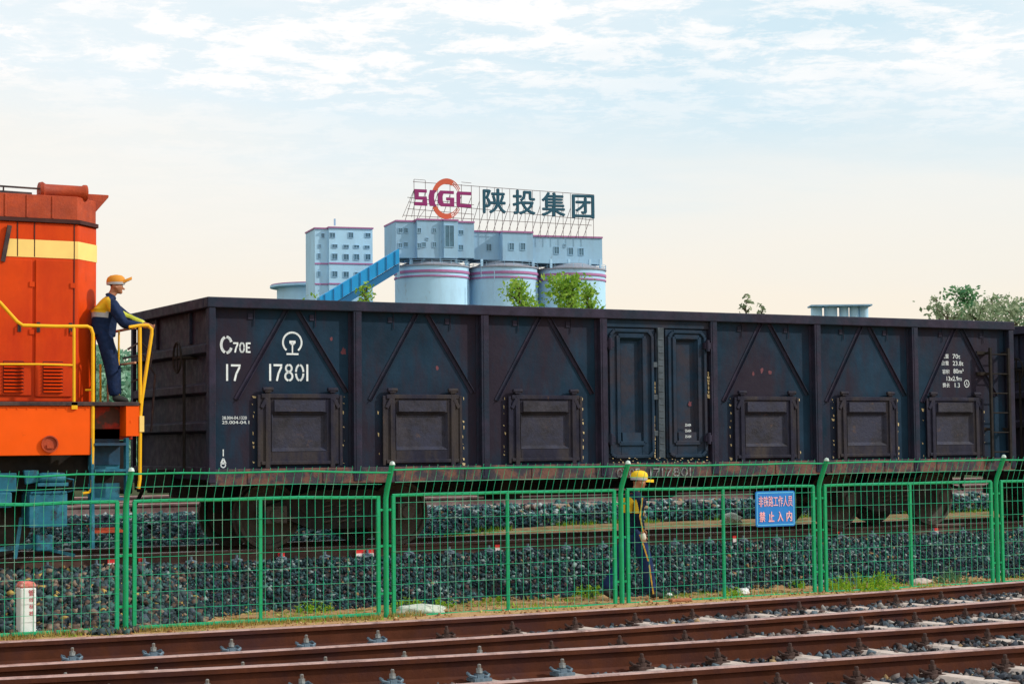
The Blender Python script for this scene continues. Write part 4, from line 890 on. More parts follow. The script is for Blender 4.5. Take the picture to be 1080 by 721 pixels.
def hand(V, E, wrist, wi, d, side, curl=.5):
    """palm and five fingers; d = direction of the palm, side = thumb side"""
    d = Vector(d).normalized(); s_ = Vector(side).normalized(); dn = d.cross(s_).normalized()
    w_ = Vector(wrist); pm = w_+d*.055; V.append((*pm, .028)); pi_ = len(V)-1; E.append((wi, pi_))
    for k, L_ in enumerate((.065, .075, .07, .055)):
        b = pm+d*.025+s_*(.027-.018*k); m_ = b+d*L_*.5+dn*L_*.25*curl; t_ = m_+d*L_*.30*(1-curl)+dn*L_*.5*curl
        chain(V, E, [(*b, .009), (*m_, .009), (*t_, .007)], pi_)
    b = w_+d*.035+s_*.03; chain(V, E, [(*b, .011), (*(b+d*.03+s_*.02+dn*.01), .010), (*(b+d*.055+s_*.018+dn*.025), .008)], pi_)
def person(name, label, loc, rz, J, caps, jrule, trule, jm, tm, capmat, glove_l=False, scale=1.0):
    rt = empty(name, loc, rz); tag(rt, label, 'person'); rt.scale = (scale,)*3
    S = lambda k: J[k]
    # body: one continuous mesh from the pelvis
    V = [(*S('pelvis'), .055)]; E = []
    ch = chain(V, E, [(*lerp(S('pelvis'), S('chest'), .5), .07), (*S('chest'), .08)], 0)
    nk = chain(V, E, [(*S('neck'), .055), (*lerp(S('neck'), S('head'), .45), .058)], ch)
    h = Vector(S('head')); fw = Vector(J['face']).normalized()
    i1 = chain(V, E, [(*(h+Vector((0, 0, -.015))), (.082, .092))], nk); i2 = chain(V, E, [(*(h+Vector((0, 0, .055))), (.084, .096))], i1); chain(V, E, [(*(h+Vector((0, 0, .105))-fw*.005), .062)], i2)
    sl = fw.cross(Vector((0, 0, 1))).normalized()
    chain(V, E, [(*(h+fw*.06+Vector((0, 0, -.06))), .032), (*(h+fw*.078+Vector((0, 0, -.072))), .018)], i1)   # jaw and chin
    chain(V, E, [(*(h+fw*.085+Vector((0, 0, -.008))), .017), (*(h+fw*.112+Vector((0, 0, -.022))), .011)], i1)   # nose
    for s_ in (1, -1):
        chain(V, E, [(*(h+sl*s_*.082-fw*.008), .016), (*(h+sl*s_*.092-fw*.014+Vector((0, 0, .018))), .010)], i1)      # ears
        k = 'R' if s_ == 1 else 'L'
        sh = chain(V, E, [(*lerp(S('chest'), S('sh'+k), .8), .034), (*S('el'+k), .032), (*S('wr'+k), .026)], ch)
        d = Vector(S('wr'+k))-Vector(S('el'+k)); hd = J.get('hd'+k, tuple(d)); hand(V, E, S('wr'+k), sh, hd, J['th'+k], J.get('curl', .5))
        chain(V, E, [(*lerp(S('hp'+k), S('kn'+k), .3), .045), (*S('kn'+k), .045), (*S('an'+k), .034), (*(Vector(S('an'+k))+Vector(J['ft'+k])*.5+Vector((0, 0, -.01))), .018), (*(Vector(S('an'+k))+Vector(J['ft'+k])+Vector((0, 0, -.02))), .014)], 0)
    body = put(skinned(V, E), 'body', [M['skin']], rt)
    # eyes and brows, lips as small shapes on the face
    mb = MB()
    for s_ in (1, -1): c = h+fw*.078+sl*s_*.034+Vector((0, 0, .014)); mb.lathe([(0, -.006), (.009, -.004), (.009, .004), (0, .006)], tuple(c), 'z', 8); c2 = c+Vector((0, 0, .018)); mb.bar(c2-sl*.016, c2+sl*.016, .006, .012, tuple(fw))
    mb.build('eyes', M['hair'], rt)
    # jacket
    V = [(*lerp(S('pelvis'), S('chest'), -.16), (.15, .178))]; E = []
    a = chain(V, E, [(*lerp(S('pelvis'), S('chest'), .35), (.150, .17)), (*lerp(S('pelvis'), S('chest'), .75), (.162, .195)), (*S('chest'), (.145, .185)), ], 0)
    chain(V, E, [(*lerp(S('chest'), S('neck'), .62), .11), (*lerp(S('chest'), S('neck'), 1.05), .074)], a)
    for k in 'RL':
        e_, w_, s0_ = S('el'+k), S('wr'+k), S('sh'+k)
        chain(V, E, [(*s0_, .092), (*lerp(s0_, e_, .5), .080), (*e_, .068), (*lerp(e_, w_, .5), .060), (*lerp(e_, w_, .95), .050)], a)
    jk = put(skinned(V, E, root=1, sub=4), 'jacket', jm, rt, jrule)
    # trousers
    V = [(*lerp(S('pelvis'), S('chest'), .25), (.13, .155))]; E = []; b0 = chain(V, E, [(*S('pelvis'), (.14, .165))], 0)
    for k in 'RL':
        hp, kn, an = S('hp'+k), S('kn'+k), S('an'+k)
        chain(V, E, [(*lerp(hp, kn, .12), .118), (*lerp(hp, kn, .55), .108), (*kn, .092), (*lerp(kn, an, .5), .082), (*lerp(kn, an, 1.0), .080)], b0)
    put(skinned(V, E, root=1), 'trousers', tm, rt, trule)
    for k in 'RL':
        an = Vector(S('an'+k)); ft = Vector(J['ft'+k]); V = []; E = []
        chain(V, E, [(*(an-ft*.25+Vector((0, 0, -.01))), .046), (*(an+ft*.15+Vector((0, 0, -.006))), .054), (*(an+ft*.75+Vector((0, 0, -.02))), .040), (*(an+ft*1.15+Vector((0, 0, -.024))), .028)])
        put(skinned(V, E), 'shoe', [M['shoe']], rt)
    # hair and cap
    V = []; E = []; chain(V, E, [(*(h-fw*.035+Vector((0, 0, .0))), .068), (*(h-fw*.018+Vector((0, 0, .05))), .088)]); put(skinned(V, E), 'hair', [M['hair']], rt)
    up = Vector(J.get('capup', (0, 0, 1))).normalized(); cb_ = h+up*.052; cm = MB(); n = 20; rings = [(.104, -.012), (.107, .018), (.106, .048), (.095, .082), (.066, .106), (.02, .116)]; Vv = []
    for r_, hh in rings:
        for k in range(n): t_ = 2*math.pi*k/n; Vv.append(cb_+up*hh+fw*math.cos(t_)*r_*1.12+sl*math.sin(t_)*r_*.98+fw*hh*.12)
    Ff = [(i*n+k, i*n+(k+1) % n, (i+1)*n+(k+1) % n, (i+1)*n+k) for i in range(len(rings)-1) for k in range(n)]+[tuple((len(rings)-1)*n+k for k in range(n))]
    cm.add([tuple(v) for v in Vv], Ff)
    for k, f in enumerate(cm.f): cm.m[k] = 1 if k < n else 0
    pf = (fw+up*J.get('peak', .15)).normalized(); pv = []
    for th in (-.012, .0):
        for t_, rr_ in ((-60, .11), (-35, .17), (-12, .205), (12, .205), (35, .17), (60, .11)): pv.append(cb_+up*(.002+th*3.0)+pf*math.cos(R(t_))*rr_*1.1+sl*math.sin(R(t_))*rr_*.72)
        pv.append(cb_+up*(.002+th*3.0)+fw*.06)
    cm.add([tuple(v) for v in pv], [(0, 1, 2, 3, 4, 5, 6), (13, 12, 11, 10, 9, 8, 7)]+[(i, (i+1) % 7, (i+1) % 7+7, i+7) for i in range(7)], 0)
    cm.build('cap', [capmat, M['grey']], rt, smooth=True)
    return rt
# driver's mate on the locomotive steps: leaning on the corner handrail, looking to the right
J = dict(pelvis=(-.06, 0, .90), chest=(-.03, 0, 1.24), neck=(.05, 0, 1.39), head=(.10, 0, 1.475), face=(1, -.12, .02),
 shR=(-.01, -.20, 1.29), elR=(.15, -.29, .99), wrR=(.40, -.34, .96), hdR=(.9, -.2, -.15), thR=(0, 1, .1),
 shL=(.03, .19, 1.29), elL=(.26, .14, 1.11), wrL=(.47, -.05, 1.01), hdL=(.8, -.5, -.2), thL=(0, -1, .1),
 hpR=(-.07, -.09, .88), knR=(.02, -.10, .47), anR=(.07, -.10, .07), ftR=(.15, -.02, -.02), hpL=(-.05, .09, .88), knL=(.10, .10, .48), anL=(.12, .10, .07), ftL=(.15, .03, -.02), curl=.9, peak=.42, capup=(-.08, 0, 1))
def jr(c):
    lim = -.02 if c.y < -.13 else .04
    if c.x < lim and 1.15 < c.z < 1.345 and c.y < .12: return 1
    if c.x < lim and 1.085 < c.z <= 1.15 and c.y < .12: return 2
    if c.x > .10 and c.y > -.18 and abs(math.sin(0)+(c.z-1.11)-(.30-c.x)*.55) < .030 and c.z > 1.0: return 3
    return 0
def tr(c): return 0
pm = person('person', 'worker in navy and yellow jacket and ochre cap leaning on the locomotive handrail', (-1.10, .52, 1.848), R(-6), J, None, jr, tr, [M['navy'], M['hivis'], M['grey'], M['lime']], [M['navy']], M['capo'], scale=.95)
# worker walking behind the fence
J = dict(pelvis=(0, 0, .90), chest=(.03, 0, 1.28), neck=(.07, 0, 1.43), head=(.125, 0, 1.525), face=(1, .1, -.05),
 shR=(.02, -.20, 1.34), elR=(-.04, -.25, 1.10), wrR=(.02, -.25, .88), hdR=(.15, 0, -1), thR=(1, .2, 0),
 shL=(.03, .19, 1.34), elL=(.10, .25, 1.12), wrL=(.26, .22, .93), hdL=(.5, 0, -.9), thL=(1, -.2, 0),
 hpR=(.02, -.09, .88), knR=(.17, -.09, .48), anR=(.24, -.09, .075), ftR=(.16, -.02, -.01), hpL=(-.01, .09, .88), knL=(-.10, .09, .49), anL=(-.36, .09, .13), ftL=(.13, .02, -.07), curl=.6, peak=.0)
def jr2(c):
    t_ = (1.36-c.z)/.48; xl = .04-.06*math.sin(math.pi*min(1, max(0, t_)))
    if c.x > .10 and c.y < 0 and abs(c.y+.09) < .03 and 1.10 < c.z < 1.36: return 1
    if c.x < -.055 and 1.14 < c.z < 1.36: return 1
    return 0
def tr2(c): return 0
wk = person('person', 'worker in dark uniform with yellow stripes and yellow cap walking behind the fence', (float(onz(661, 634, -.70)[0])+.22, -1.30, -.70), R(-2), J, None, jr2, tr2, [M['navyd'], M['hivis']], [M['walkblue']], M['capy'], scale=.975)
for nm, pts_ in (('sleeve_stripe', ((J['shR'], .090), (lerp(J['shR'], J['elR'], .5), .083), (J['elR'], .070), (lerp(J['elR'], J['wrR'], .9), .056))), ('trouser_stripe', ((lerp(J['hpR'], J['knR'], .05), .105), (lerp(J['hpR'], J['knR'], .55), .104), (J['knR'], .088), (lerp(J['knR'], J['anR'], .5), .080), (J['anR'], .076)))):
    mb = MB()
    for (a_, ra), (b_, rb) in zip(pts_, pts_[1:]):
        mb.bar((a_[0]-.012, a_[1]-ra+.006, a_[2]), (b_[0]-.012, b_[1]-rb+.006, b_[2]), .021, .006, (0, 1, 0))
    mb.build(nm, M['stripe'], wk)
V = []; E = []; wr = Vector(J['wrR']); chain(V, E, [(*(wr+Vector((.0, 0, .01))), .036), (*(wr+Vector((.012, 0, -.05))), .043), (*(wr+Vector((.02, 0, -.10))), .034)])
gv = put(skinned(V, E), 'glove', [M['glove']], wk)

# ------------------------------------------------------------------ far silo works
PXM = 1973.8
class Far:
    def __init__(s, u0, D, rot):   # a vertical frame at distance D under image column u0; a runs to the right, b away
        s.o = Vector((*far(u0, D), 0)); d = Vector((s.o.x-CAM[0], s.o.y-CAM[1], 0)).normalized(); r_ = Vector((d.y, -d.x, 0))
        s.a = (r_*math.cos(rot)+d*math.sin(rot)); s.b = (d*math.cos(rot)-r_*math.sin(rot)); s.rz = math.atan2(s.a.y, s.a.x)
    def ah(s, u, v, b=0):
        d = ray(u, v); A = np.array([[d[0], -s.a.x, ], [d[1], -s.a.y]]); rhs = np.array([s.o.x+s.b.x*b-CAM[0], s.o.y+s.b.y*b-CAM[1]]); t_, a = np.linalg.solve(A, rhs); return float(a), float(CAM[2]+t_*d[2])
fr_ = Far(417, 450, R(14)); ZB = .14
fc = empty('silo_works', (fr_.o.x, fr_.o.y, ZB), fr_.rz); tag(fc, 'pale blue storage works of three round silos with a gallery block on top', 'silo building')
def A(u, v=280, b=0): return fr_.ah(u, v, b)[0]
def H(v, u=520, b=0): return fr_.ah(u, v, b)[1]-ZB
for (u0, u1, vt) in ((417.5, 493, 279.5), (496, 565, 281), (567, 636, 283)):
    a0, a1 = A(u0, b=8), A(u1, b=8); r_ = (a1-a0)/2; c = (a0+a1)/2; ht = H(vt, (u0+u1)/2, 8-r_); mb = MB()
    mb.lathe([(r_, 0), (r_, ht)], (c, 8, 0), 'z', 40); so = mb.build('silo', M['silo'], fc, smooth=True)
    mb = MB(); mb.lathe([(r_+.15, ht-1.6), (r_+.25, ht-1.6), (r_+.25, ht-1.0), (r_+.15, ht-1.0)], (c, 8, 0), 'z', 40); mb.lathe([(r_+.15, ht-2.7), (r_+.22, ht-2.7), (r_+.22, ht-2.3), (r_+.15, ht-2.3)], (c, 8, 0), 'z', 40); mb.build('painted_band', M['pinkband'], so)
    mb = MB(); mb.lathe([(r_+.3, ht), (r_+.3, ht+.35), (r_-.6, ht+.4), (r_*.25, ht+3.1), (0, ht+3.2)], (c, 8, 0), 'z', 32); mb.build('cone_roof', M['silotop'], so)
    mb = MB()
    for k in range(24):
        t_ = 2*math.pi*k/24; mb.tube([(c+(r_+.2)*math.cos(t_), 8+(r_+.2)*math.sin(t_), ht+.3), (c+(r_+.2)*math.cos(t_), 8+(r_+.2)*math.sin(t_), ht+1.4)], .06, 4)
    for hh in (.85, 1.4): mb.tube([(c+(r_+.2)*math.cos(2*math.pi*k/32), 8+(r_+.2)*math.sin(2*math.pi*k/32), ht+hh) for k in range(32)], .06, 4, closed=True)
    mb.build('railing', M['gallery'], so)
def wins(par, lst, vh, uw, bface, name='window', m_='window'):
    for (u, v, *r_) in lst:
        w_, h_ = (r_+[uw, vh])[:2] if r_ else (uw, vh)
        a0, a1 = A(u-w_/2, v, bface), A(u+w_/2, v, bface); z0, z1 = H(v+h_/2, u, bface), H(v-h_/2, u, bface)
        mb = MB(); mb.box(a0, a1, bface-.08, bface-.03, z0, z1); o = mb.build(name, M[m_], par)
        mb = MB(); mb.box(a0-.12, a0, bface-.14, bface, z0-.12, z1+.12); mb.box(a1, a1+.12, bface-.14, bface, z0-.12, z1+.12); mb.box((a0+a1)/2-.05, (a0+a1)/2+.05, bface-.12, bface-.09, z0, z1); mb.box(a0, a1, bface-.16, bface, z0-.15, z0); mb.box(a0, a1, bface-.16, bface, z1, z1+.10); mb.build('frame', M['gallery'], o)
blocks = [(417.5, 440, 234, 272, 2.2, 14), (440, 468, 232.5, 272, .8, 14), (468, 483, 233, 272, 0, 14), (483, 500, 235, 272, 1.5, 14), (500, 530, 245, 274, 4, 13), (530, 562, 245.5, 275, 1.5, 13), (562, 635, 250.5, 278, 3.0, 13)]
for bi, (u0, u1, vt, vb, b0, b1) in enumerate(blocks):
    a0, a1 = A(u0, vt, b0), A(u1, vt, b0); uc = (u0+u1)/2; mb = MB(); zb_, zt_ = H(vb, uc, b0), H(vt, uc, b0); mb.box(a0, a1, b0, b1, zb_, zt_); bo = mb.build('gallery_block', M['gallery'], fc)
    mb = MB(); mb.box(a0-.1, a1+.1, b0-.25, b1+.2, zt_, zt_+.40); mb.build('roof_edge', M['pinkband'], bo)
    W = {0: [(422, 243), (428, 243), (422, 259), (428, 258)], 1: [(442, 243), (447, 258), (450.5, 252, 2, 2), (458, 243, 3, 4), (458, 258, 3, 5), (442, 259, 3.5, 5)], 2: [(474, 249, 9, 22)], 3: [(486, 245, 5, 4), (486, 261, 4.5, 5)], 4: [(515.5, 261, 5, 7)], 5: [(539.5, 260, 4.5, 7), (551.5, 260, 4.5, 7)], 6: [(587, 264, 4.5, 7), (595.5, 259, 1.5, 3), (602, 265, 4.5, 7), (613, 265.5, 4.5, 7)]}[bi]
    wins(bo, [wv for wv in W], 4.5, 3.6, b0)
mb = MB()
for u in (420, 433, 447, 464, 481, 492, 508, 530, 562, 581, 600, 622, 633):
    for b_ in (3.2, 12.5):
        a_ = A(u, 275, b_); mb.box(a_-.28, a_+.28, b_-.28, b_+.28, H(284, u, b_)-2, H(271 if u < 500 else 275, u, b_)+.4)
mb.build('support_column', M['silo'], fc)
mb = MB(); a_ = A(464, 255, .7); mb.box(a_-.08, a_+.08, .5, .62, H(315, 464, .6), H(236, 464, .6)); mb.build('drain_pipe', M['gallery'], fc); mb = MB(); a_ = A(519, 275, 1); mb.box(a_-.08, a_+.08, -.9, -.7, H(318, 519, 0), H(283, 519, 0)); mb.build('drain_pipe', M['gallery'], fc)
# roof sign: lettering on a lattice
bS = 1.6
rs = empty('roof_sign', tuple(fr_.o+fr_.b*bS+Vector((0, 0, H(236)+ZB))), fr_.rz); tag(rs, 'large rooftop sign with purple SIGC letters, orange ring and four dark teal characters', 'sign')
rz0 = rs.location.z
def SA(u, v=210): return fr_.ah(u, v, bS)[0]
def SH(u, v): return fr_.ah(u, v, bS)[1]-rz0
def line_v(u, v0, v1, u0=437, u1=626): return v0+(v1-v0)*(u-u0)/(u1-u0)
mb = MB()
for (va, vb, ua, ub) in ((191.5, 205.5, 436, 627), (208, 216, 430, 500), (213, 232, 431, 626), (227, 237.5, 425, 624), (220, 226, 430, 500)):
    mb.tube([(SA(ua), .25, SH(ua, va)), (SA(ub), .25, SH(ub, vb))], .09, 4)
for u in (437, 449, 462, 475, 487, 497.5):
    vt_ = line_v(u, 189, 195.5, 437, 497); mb.tube([(SA(u), .25, SH(u, vt_)), (SA(u), .25, SH(u, 236))], .08, 4); mb.tube([(SA(u), .25, SH(u, vt_+12)), (SA(u)-1.6, 4.5, SH(u, 236))], .07, 4)
for u in range(506, 628, 8):
    vt_ = line_v(u, 197, 206, 506, 626); vb_ = 245 if u < 530 else (247 if u < 562 else 251.5)
    mb.tube([(SA(u), .25, SH(u, vt_)), (SA(u), .25, SH(u, vb_))], .07, 4); mb.tube([(SA(u), .25, SH(u, vt_+15)), (SA(u)-1.5, 4.5, SH(u, vb_))], .07, 4)
mb.tube([(SA(437), .25, SH(437, 189)), (SA(449), .25, SH(449, 190))], .07, 4); mb.tube([(SA(487), .25, SH(487, 192)), (SA(497.5), .25, SH(497.5, 193))], .07, 4)
for (u, v0, u2, v2) in ((437, 200, 424.5, 229), (441, 200, 434, 229), (449, 220, 441, 231)): mb.tube([(SA(u), .25, SH(u, v0)), (SA(u2), .25, SH(u2, v2))], .07, 4)
mb.build('lattice', M['lattice'], rs)
def poly(mb, P, y0=-.25, y1=.1, mi=0):
    P = [(SA(u), SH(u, v)) for u, v in P]; mb.prism(P, 'y', y0, y1, mi)
def slant(P, u0=437, k=.045): return [(u, v+(u-u0)*k) for u, v in P]
def letter(name, polys):
    mb = MB()
    for P in polys: poly(mb, slant(P))
    mb.build(name, M['purple'], rs)
letter('letter', [[(437, 199.5), (450, 199.5), (450, 202.8), (441.5, 202.8), (441.5, 207), (450, 207), (450.5, 216.6), (437, 216.6), (437, 213), (446, 213), (446, 210.4), (437.5, 210.4)]])
letter('letter', [[(453.5, 199.8), (460, 199.8), (458, 204), (457.6, 208), (458.2, 212.5), (459.8, 216.6), (453.2, 216.6), (452.2, 212), (452, 206)]])
letter('letter', [[(464.2, 199.8), (478.5, 199.8), (478.5, 203), (467.6, 203), (466.6, 206), (466.8, 211), (467.8, 213), (474.5, 213), (474.5, 209.8), (470.5, 209.8), (470.5, 206.8), (478.8, 206.8), (478.8, 216.4), (465, 216.4), (462.2, 213.5), (461.6, 208), (462, 203)]])
letter('letter', [[(482.6, 200), (496.8, 200), (496.8, 203.4), (485.4, 203.4), (485.4, 213), (496.8, 213), (496.8, 216.4), (482.6, 216.4), (481.4, 214.6), (481.4, 202)]])
rc = (471, 209.6); ru, rv = 16.2, 21.4
def ringarc(mb, a0, a1, ro, ri0, ri1, mi=0, n=14):
    P = []; Q = []
    for i in range(n+1):
        a = R(a0+(a1-a0)*i/n); f_ = ri0+(ri1-ri0)*i/n
        P.append((rc[0]+ru*ro*math.cos(a), rc[1]-rv*ro*math.sin(a))); Q.append((rc[0]+ru*f_*math.cos(a), rc[1]-rv*f_*math.sin(a)))
    for i in range(n): poly(mb, [P[i], P[i+1], Q[i+1], Q[i]], -.05, .2)
mb = MB(); ringarc(mb, 155, 62, 1.0, .74, .72); ringarc(mb, 62, 28, 1.0, .95, .97); ringarc(mb, 62, 24, .91, .86, .88); ringarc(mb, 62, 22, .81, .76, .80)
ringarc(mb, 205, 290, 1.0, .74, .74); ringarc(mb, 290, 330, 1.0, .95, .97); ringarc(mb, 290, 333, .91, .86, .88); ringarc(mb, 290, 335, .81, .76, .79)
mb.build('swirl_ring', M['ring'], rs)
for ch, (u0, u1, v0, v1) in zip('陕投集团', ((509.5, 533, 199.5, 225), (541, 564, 201, 226), (571.5, 595.5, 203.5, 228), (603.5, 626, 206, 230))):
    mb = MB(); text_fit(mb, ch, SA(u0), SA(u1), SH((u0+u1)/2, v1), SH((u0+u1)/2, v0), -.30, bold=.022, thick=.35); mb.build('letter', M['teal'], rs, fix=False)
# conveyor gallery
def boxline(mb, P, Q, wd, ht, mi=0):
    P, Q = Vector(P), Vector(Q); d = (Q-P).normalized(); s_ = Vector((0, 1, 0)); u_ = Vector((0, 0, 1))
    V = [p+s_*sy*wd/2+u_*sz for p in (P, Q) for sy in (-1, 1) for sz in (0, ht)]
    mb.add(V, [(0, 1, 3, 2), (4, 6, 7, 5), (0, 4, 5, 1), (2, 3, 7, 6), (1, 5, 7, 3), (0, 2, 6, 4)], mi)
cv = empty('conveyor_gallery', (fr_.o.x, fr_.o.y, ZB), fr_.rz); tag(cv, 'bright blue inclined conveyor gallery climbing to the silo works', 'conveyor')
pa = (A(336, 320, -1), -1, H(338, 336, -1)); pb = (A(419, 268, -1), -1, H(287, 419, -1)); hh = H(264, 418, -1)-H(288, 418, -1)
mb = MB(); boxline(mb, pa, pb, 4, hh*.62); c_ = mb.build('gallery_tube', M['cblue'], cv); c_.location.z = hh*.38
mb = MB(); boxline(mb, pa, pb, 3.2, hh*.34); mb.build('truss', M['cblue2'], cv)
mb = MB()
for k in range(9):
    t_ = (k+.5)/9; a_ = pa[0]+(pb[0]-pa[0])*t_; z_ = pa[2]+(pb[2]-pa[2])*t_; mb.box(a_-.12, a_+.12, -3.15, -3.0, z_+hh*.40, z_+hh*.98)
for t_ in (.25, .6): a_ = pa[0]+(pb[0]-pa[0])*t_; z_ = pa[2]+(pb[2]-pa[2])*t_; mb.box(a_-.3, a_+.3, -2, 0, 0, z_)
mb.build('rib', M['cblue2'], cv)
# white tower block to the left
ft_ = Far(332, 470, R(12))
def far_building(F_, root, faces): pass
tb = empty('tower_block', (ft_.o.x, ft_.o.y, ZB), ft_.rz); tag(tb, 'pale blue tower block with rows of windows left of the silos', 'building')
_fr = fr_; fr_ = ft_
for (u0, u1, vt, b0) in ((332, 347, 241.5, .9), (347, 393, 241, 0)):
    a0, a1 = A(u0, 260, b0), A(u1, 260, b0); mb = MB(); zt_ = H(vt, (u0+u1)/2, b0); mb.box(a0, a1, b0, 12, 0, zt_); wl = mb.build('wall', M['silo'], tb)
    mb = MB(); mb.box(a0-.2, a1+.2, b0-.3, 12.2, zt_, zt_+.35)
    for v in (278, 299.5): z_ = H(v, (u0+u1)/2, b0); mb.box(a0-.05, a1+.05, b0-.15, b0, z_-.18, z_+.18)
    mb.build('trim', M['pinkband'], wl)
    W = [(340.5, 248.5, 2.5, 4), (337, 259.5, 2, 3), (336.5, 270, 2.5, 5), (336.5, 289, 2.5, 5)] if u0 == 332 else [(350.5, 248, 5, 4.5), (370, 248, 4.5, 5), (388, 248, 5, 4), (353, 259.5, 5, 3), (365, 260, 5, 3), (376, 260, 5, 2.5), (387, 260.5, 5, 2.5), (353, 270.5, 5, 5.5), (365, 271, 5, 5.5), (376, 271, 5, 5.5), (388, 271, 5, 5.5), (353, 289, 5, 5.5), (365, 289.5, 5, 5.5), (377, 290, 5, 5.5)]
    wins(wl, W, 5, 5, b0)
mb = MB(); mb.box(A(356, 240)-.2, A(356, 240)+.2, 3, 3.4, H(241), H(234)); mb.build('roof_vent', M['gallery'], tb)
fl = Far(283, 500, R(5)); fr_ = fl
lb_ = empty('round_tank', (fl.o.x, fl.o.y, ZB), fl.rz); tag(lb_, 'low round pale blue tank with overhanging flat roof at the left of the works', 'storage tank')
a0, a1 = A(293, 305, 7), A(368, 305, 7); r_ = (a1-a0)/2; c = (a0+a1)/2; zt_ = H(302, 325, 0)
mb = MB(); mb.lathe([(r_, 0), (r_, zt_)], (c, r_, 0), 'z', 36); mb.build('tank_wall', M['silo'], lb_, smooth=True)
mb = MB(); mb.lathe([(r_, zt_), (r_+1.9, zt_+.35), (r_+1.9, zt_+.9), (0, zt_+1.1)], (c, r_, 0), 'z', 36); rf_ = mb.build('tank_roof', M['silo'], lb_)
mb = MB(); mb.lathe([(r_+1.6, zt_+.91), (r_+1.6, zt_+1.2), (r_+1.4, zt_+1.2), (r_+1.4, zt_+.91)], (c, r_, 0), 'z', 36); mb.build('trim', M['pinkband'], rf_)
# small silo row far to the right
f3 = Far(856, 900, R(8)); fr_ = f3
s3_ = empty('silo_row', (f3.o.x, f3.o.y, ZB), f3.rz); tag(s3_, 'small far row of pale silos under one roof slab above the wagon', 'silo building')
for (u0, u1) in ((857, 869), (871, 885), (887, 897), (898, 908), (908, 918)):
    a0, a1 = A(u0, 325), A(u1, 325); mb = MB(); mb.lathe([((a1-a0)/2, 0), ((a1-a0)/2, H(322, 887))], ((a0+a1)/2, 6, 0), 'z', 24); mb.build('silo', M['silo'], s3_, smooth=True)
mb = MB(); mb.box(A(855.5, 322), A(920, 322), -.5, 13, H(322.5, 887), H(321, 887)); mb.build('roof_slab', M['gallery'], s3_)
fr_ = _fr

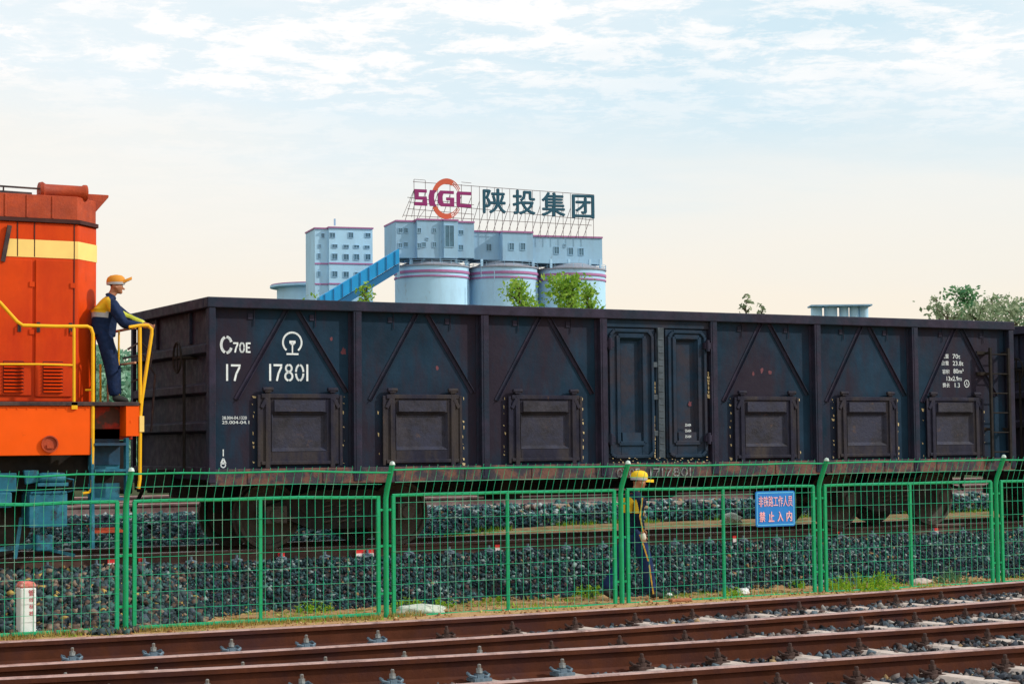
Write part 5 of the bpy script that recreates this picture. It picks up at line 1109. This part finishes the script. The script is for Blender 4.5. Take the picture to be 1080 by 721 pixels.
# ------------------------------------------------------------------ trees
def tree(label, u, vtop, D, crown_r, crown_h, leaf, n, size, seed, spread=1.0, group='trees beyond the train', sparse=0, wisp=0):
    rg = np.random.default_rng(seed); x0, y0 = far(u, D); d = ray(u, vtop); hd = math.hypot(d[0], d[1]); ztop = CAM[2]+d[2]/hd*D; g = .14; Hh = ztop-g
    rt = empty('tree', (x0, y0, g)); tag(rt, label, 'tree', group)
    tips = []; mb = MB(); tr_ = max(.06, Hh*.014)
    mb.tube([(0, 0, 0), (.1, .05, Hh*.4), (.02, .1, Hh*.7), (0, 0, Hh*.93)], [tr_*1.3, tr_, tr_*.6, .02], 7)
    nl = 26
    for k in range(nl):
        f_ = rg.uniform(.0, 1.0); z = Hh-crown_h*(1-f_)*.98; a = rg.uniform(0, 6.28); prof = math.sin(math.pi*min(1, (1-f_)*.80+.10))**.7; L_ = crown_r*prof*rg.uniform(.45, 1.12)
        z0 = max(.3, z-L_*.9); e = (math.cos(a)*L_, math.sin(a)*L_, min(z, Hh*.985)); m_ = (e[0]*.5, e[1]*.5, z0+(e[2]-z0)*.6); mb.tube([(0, 0, z0), m_, e], [tr_*.4, tr_*.25, .012], 5); tips += [(m_, .8), (e, 1), (e, 1), (lerp(m_, e, .5), 1)]
    tips += [((0, 0, Hh*.97), .6), ((0, 0, Hh*.92), .9)]
    mb.build('trunk', M['bark'], rt)
    T = np.array([t_[0] for t_ in tips]); wts = np.array([t_[1] for t_ in tips]); idx = rg.integers(0, len(T), n); cr = crown_r*.26
    n = n; P = T[idx]+rg.normal(size=(n, 3))*np.array([cr, cr, cr*.9])*wts[idx, None]; P[:, 2] = np.minimum(P[:, 2], Hh*1.0+rg.uniform(-.2, .15, n))
    s = size*rg.uniform(.5, 1.3, n); q1 = rg.normal(size=(n, 3)); q1 /= np.linalg.norm(q1, axis=1)[:, None]; q2 = np.cross(q1, rg.normal(size=(n, 3))); q2 /= np.linalg.norm(q2, axis=1)[:, None]
    V = np.stack([P-q1*s[:, None], P+q2*s[:, None]*.5, P+q1*s[:, None], P-q2*s[:, None]*.5], 1).reshape(-1, 3)
    me = bpy.data.meshes.new('crown'); me.from_pydata(V.tolist(), [], (np.arange(n*4).reshape(-1, 4)).tolist()); me.materials.append(leaf); link('crown', me, rt)
    return rt
tree('slim yellow green tree top in front of the blue conveyor', 387, 299, 95, .55, 4, LF_Y, 600, .12, 1)
tree('thin sprig of a tree top right of the round tank', 333, 306, 90, .7, 4, LF_Y, 500, .12, 2)
tree('yellow green tree top in front of the middle silo', 550, 295, 90, 1.0, 4.5, LF_Y, 1500, .12, 3)
tree('dense bright green tree top in front of the right silo', 606, 291, 85, 1.35, 6, LF_Y, 4200, .12, 4)
tree('bushy tree top beside the right edge of the right silo', 622, 299, 92, .6, 4, LF_Y, 900, .12, 14)
tree('tiny tree tip above the middle of the wagon', 789, 309, 90, .35, 4, LF_G, 190, .13, 5)
tree('second tiny tree tip above the middle of the wagon, lower', 806, 318, 95, .3, 4, LF_G, 130, .12, 6)
for i, (u, v, D, r_, lf, n) in enumerate(((992, 311, 100, .7, LF_G, 600), (1021, 304, 95, 1.25, LF_T, 1900), (1050, 313, 100, 1.3, LF_G, 1400), (1074, 317, 90, 1.6, LF_G, 2000), (1100, 312, 95, 2.0, LF_T, 3000), (1036, 322, 85, 1.3, LF_G, 1600), (1003, 320, 85, 1.1, LF_G, 1000))):
    tree(['leftmost thin grey green tree of the clump above the wagon end', 'tallest teal green tree of the clump at the right', 'grey green tree right of the tallest one in the right clump', 'tree at the right edge above the second wagon', 'tree just outside the right edge', 'lower dark green tree in the middle of the right clump', 'low green tree at the left foot of the right clump'][i], u, v, D, r_, 6, lf, n, .13, 20+i)
for i, (u, v, D, r_, n) in enumerate(((128, 372, 120, 2.6, 5000), (100, 366, 130, 2.6, 5000), (140, 395, 100, 2.0, 4500), (115, 398, 95, 2.2, 5000), (75, 380, 120, 2.5, 3500), (160, 385, 120, 2.5, 3000))):
    tree(['green tree seen between the man on the locomotive and the wagon', 'green tree seen behind the legs of the man on the locomotive', 'lower green tree against the left edge of the wagon', 'lower tree behind the knees of the man on the locomotive', 'tree hidden behind the locomotive', 'tree hidden behind the left end of the wagon'][i], u, v, D, r_, 6, LF_H, n, .19, 50+i)
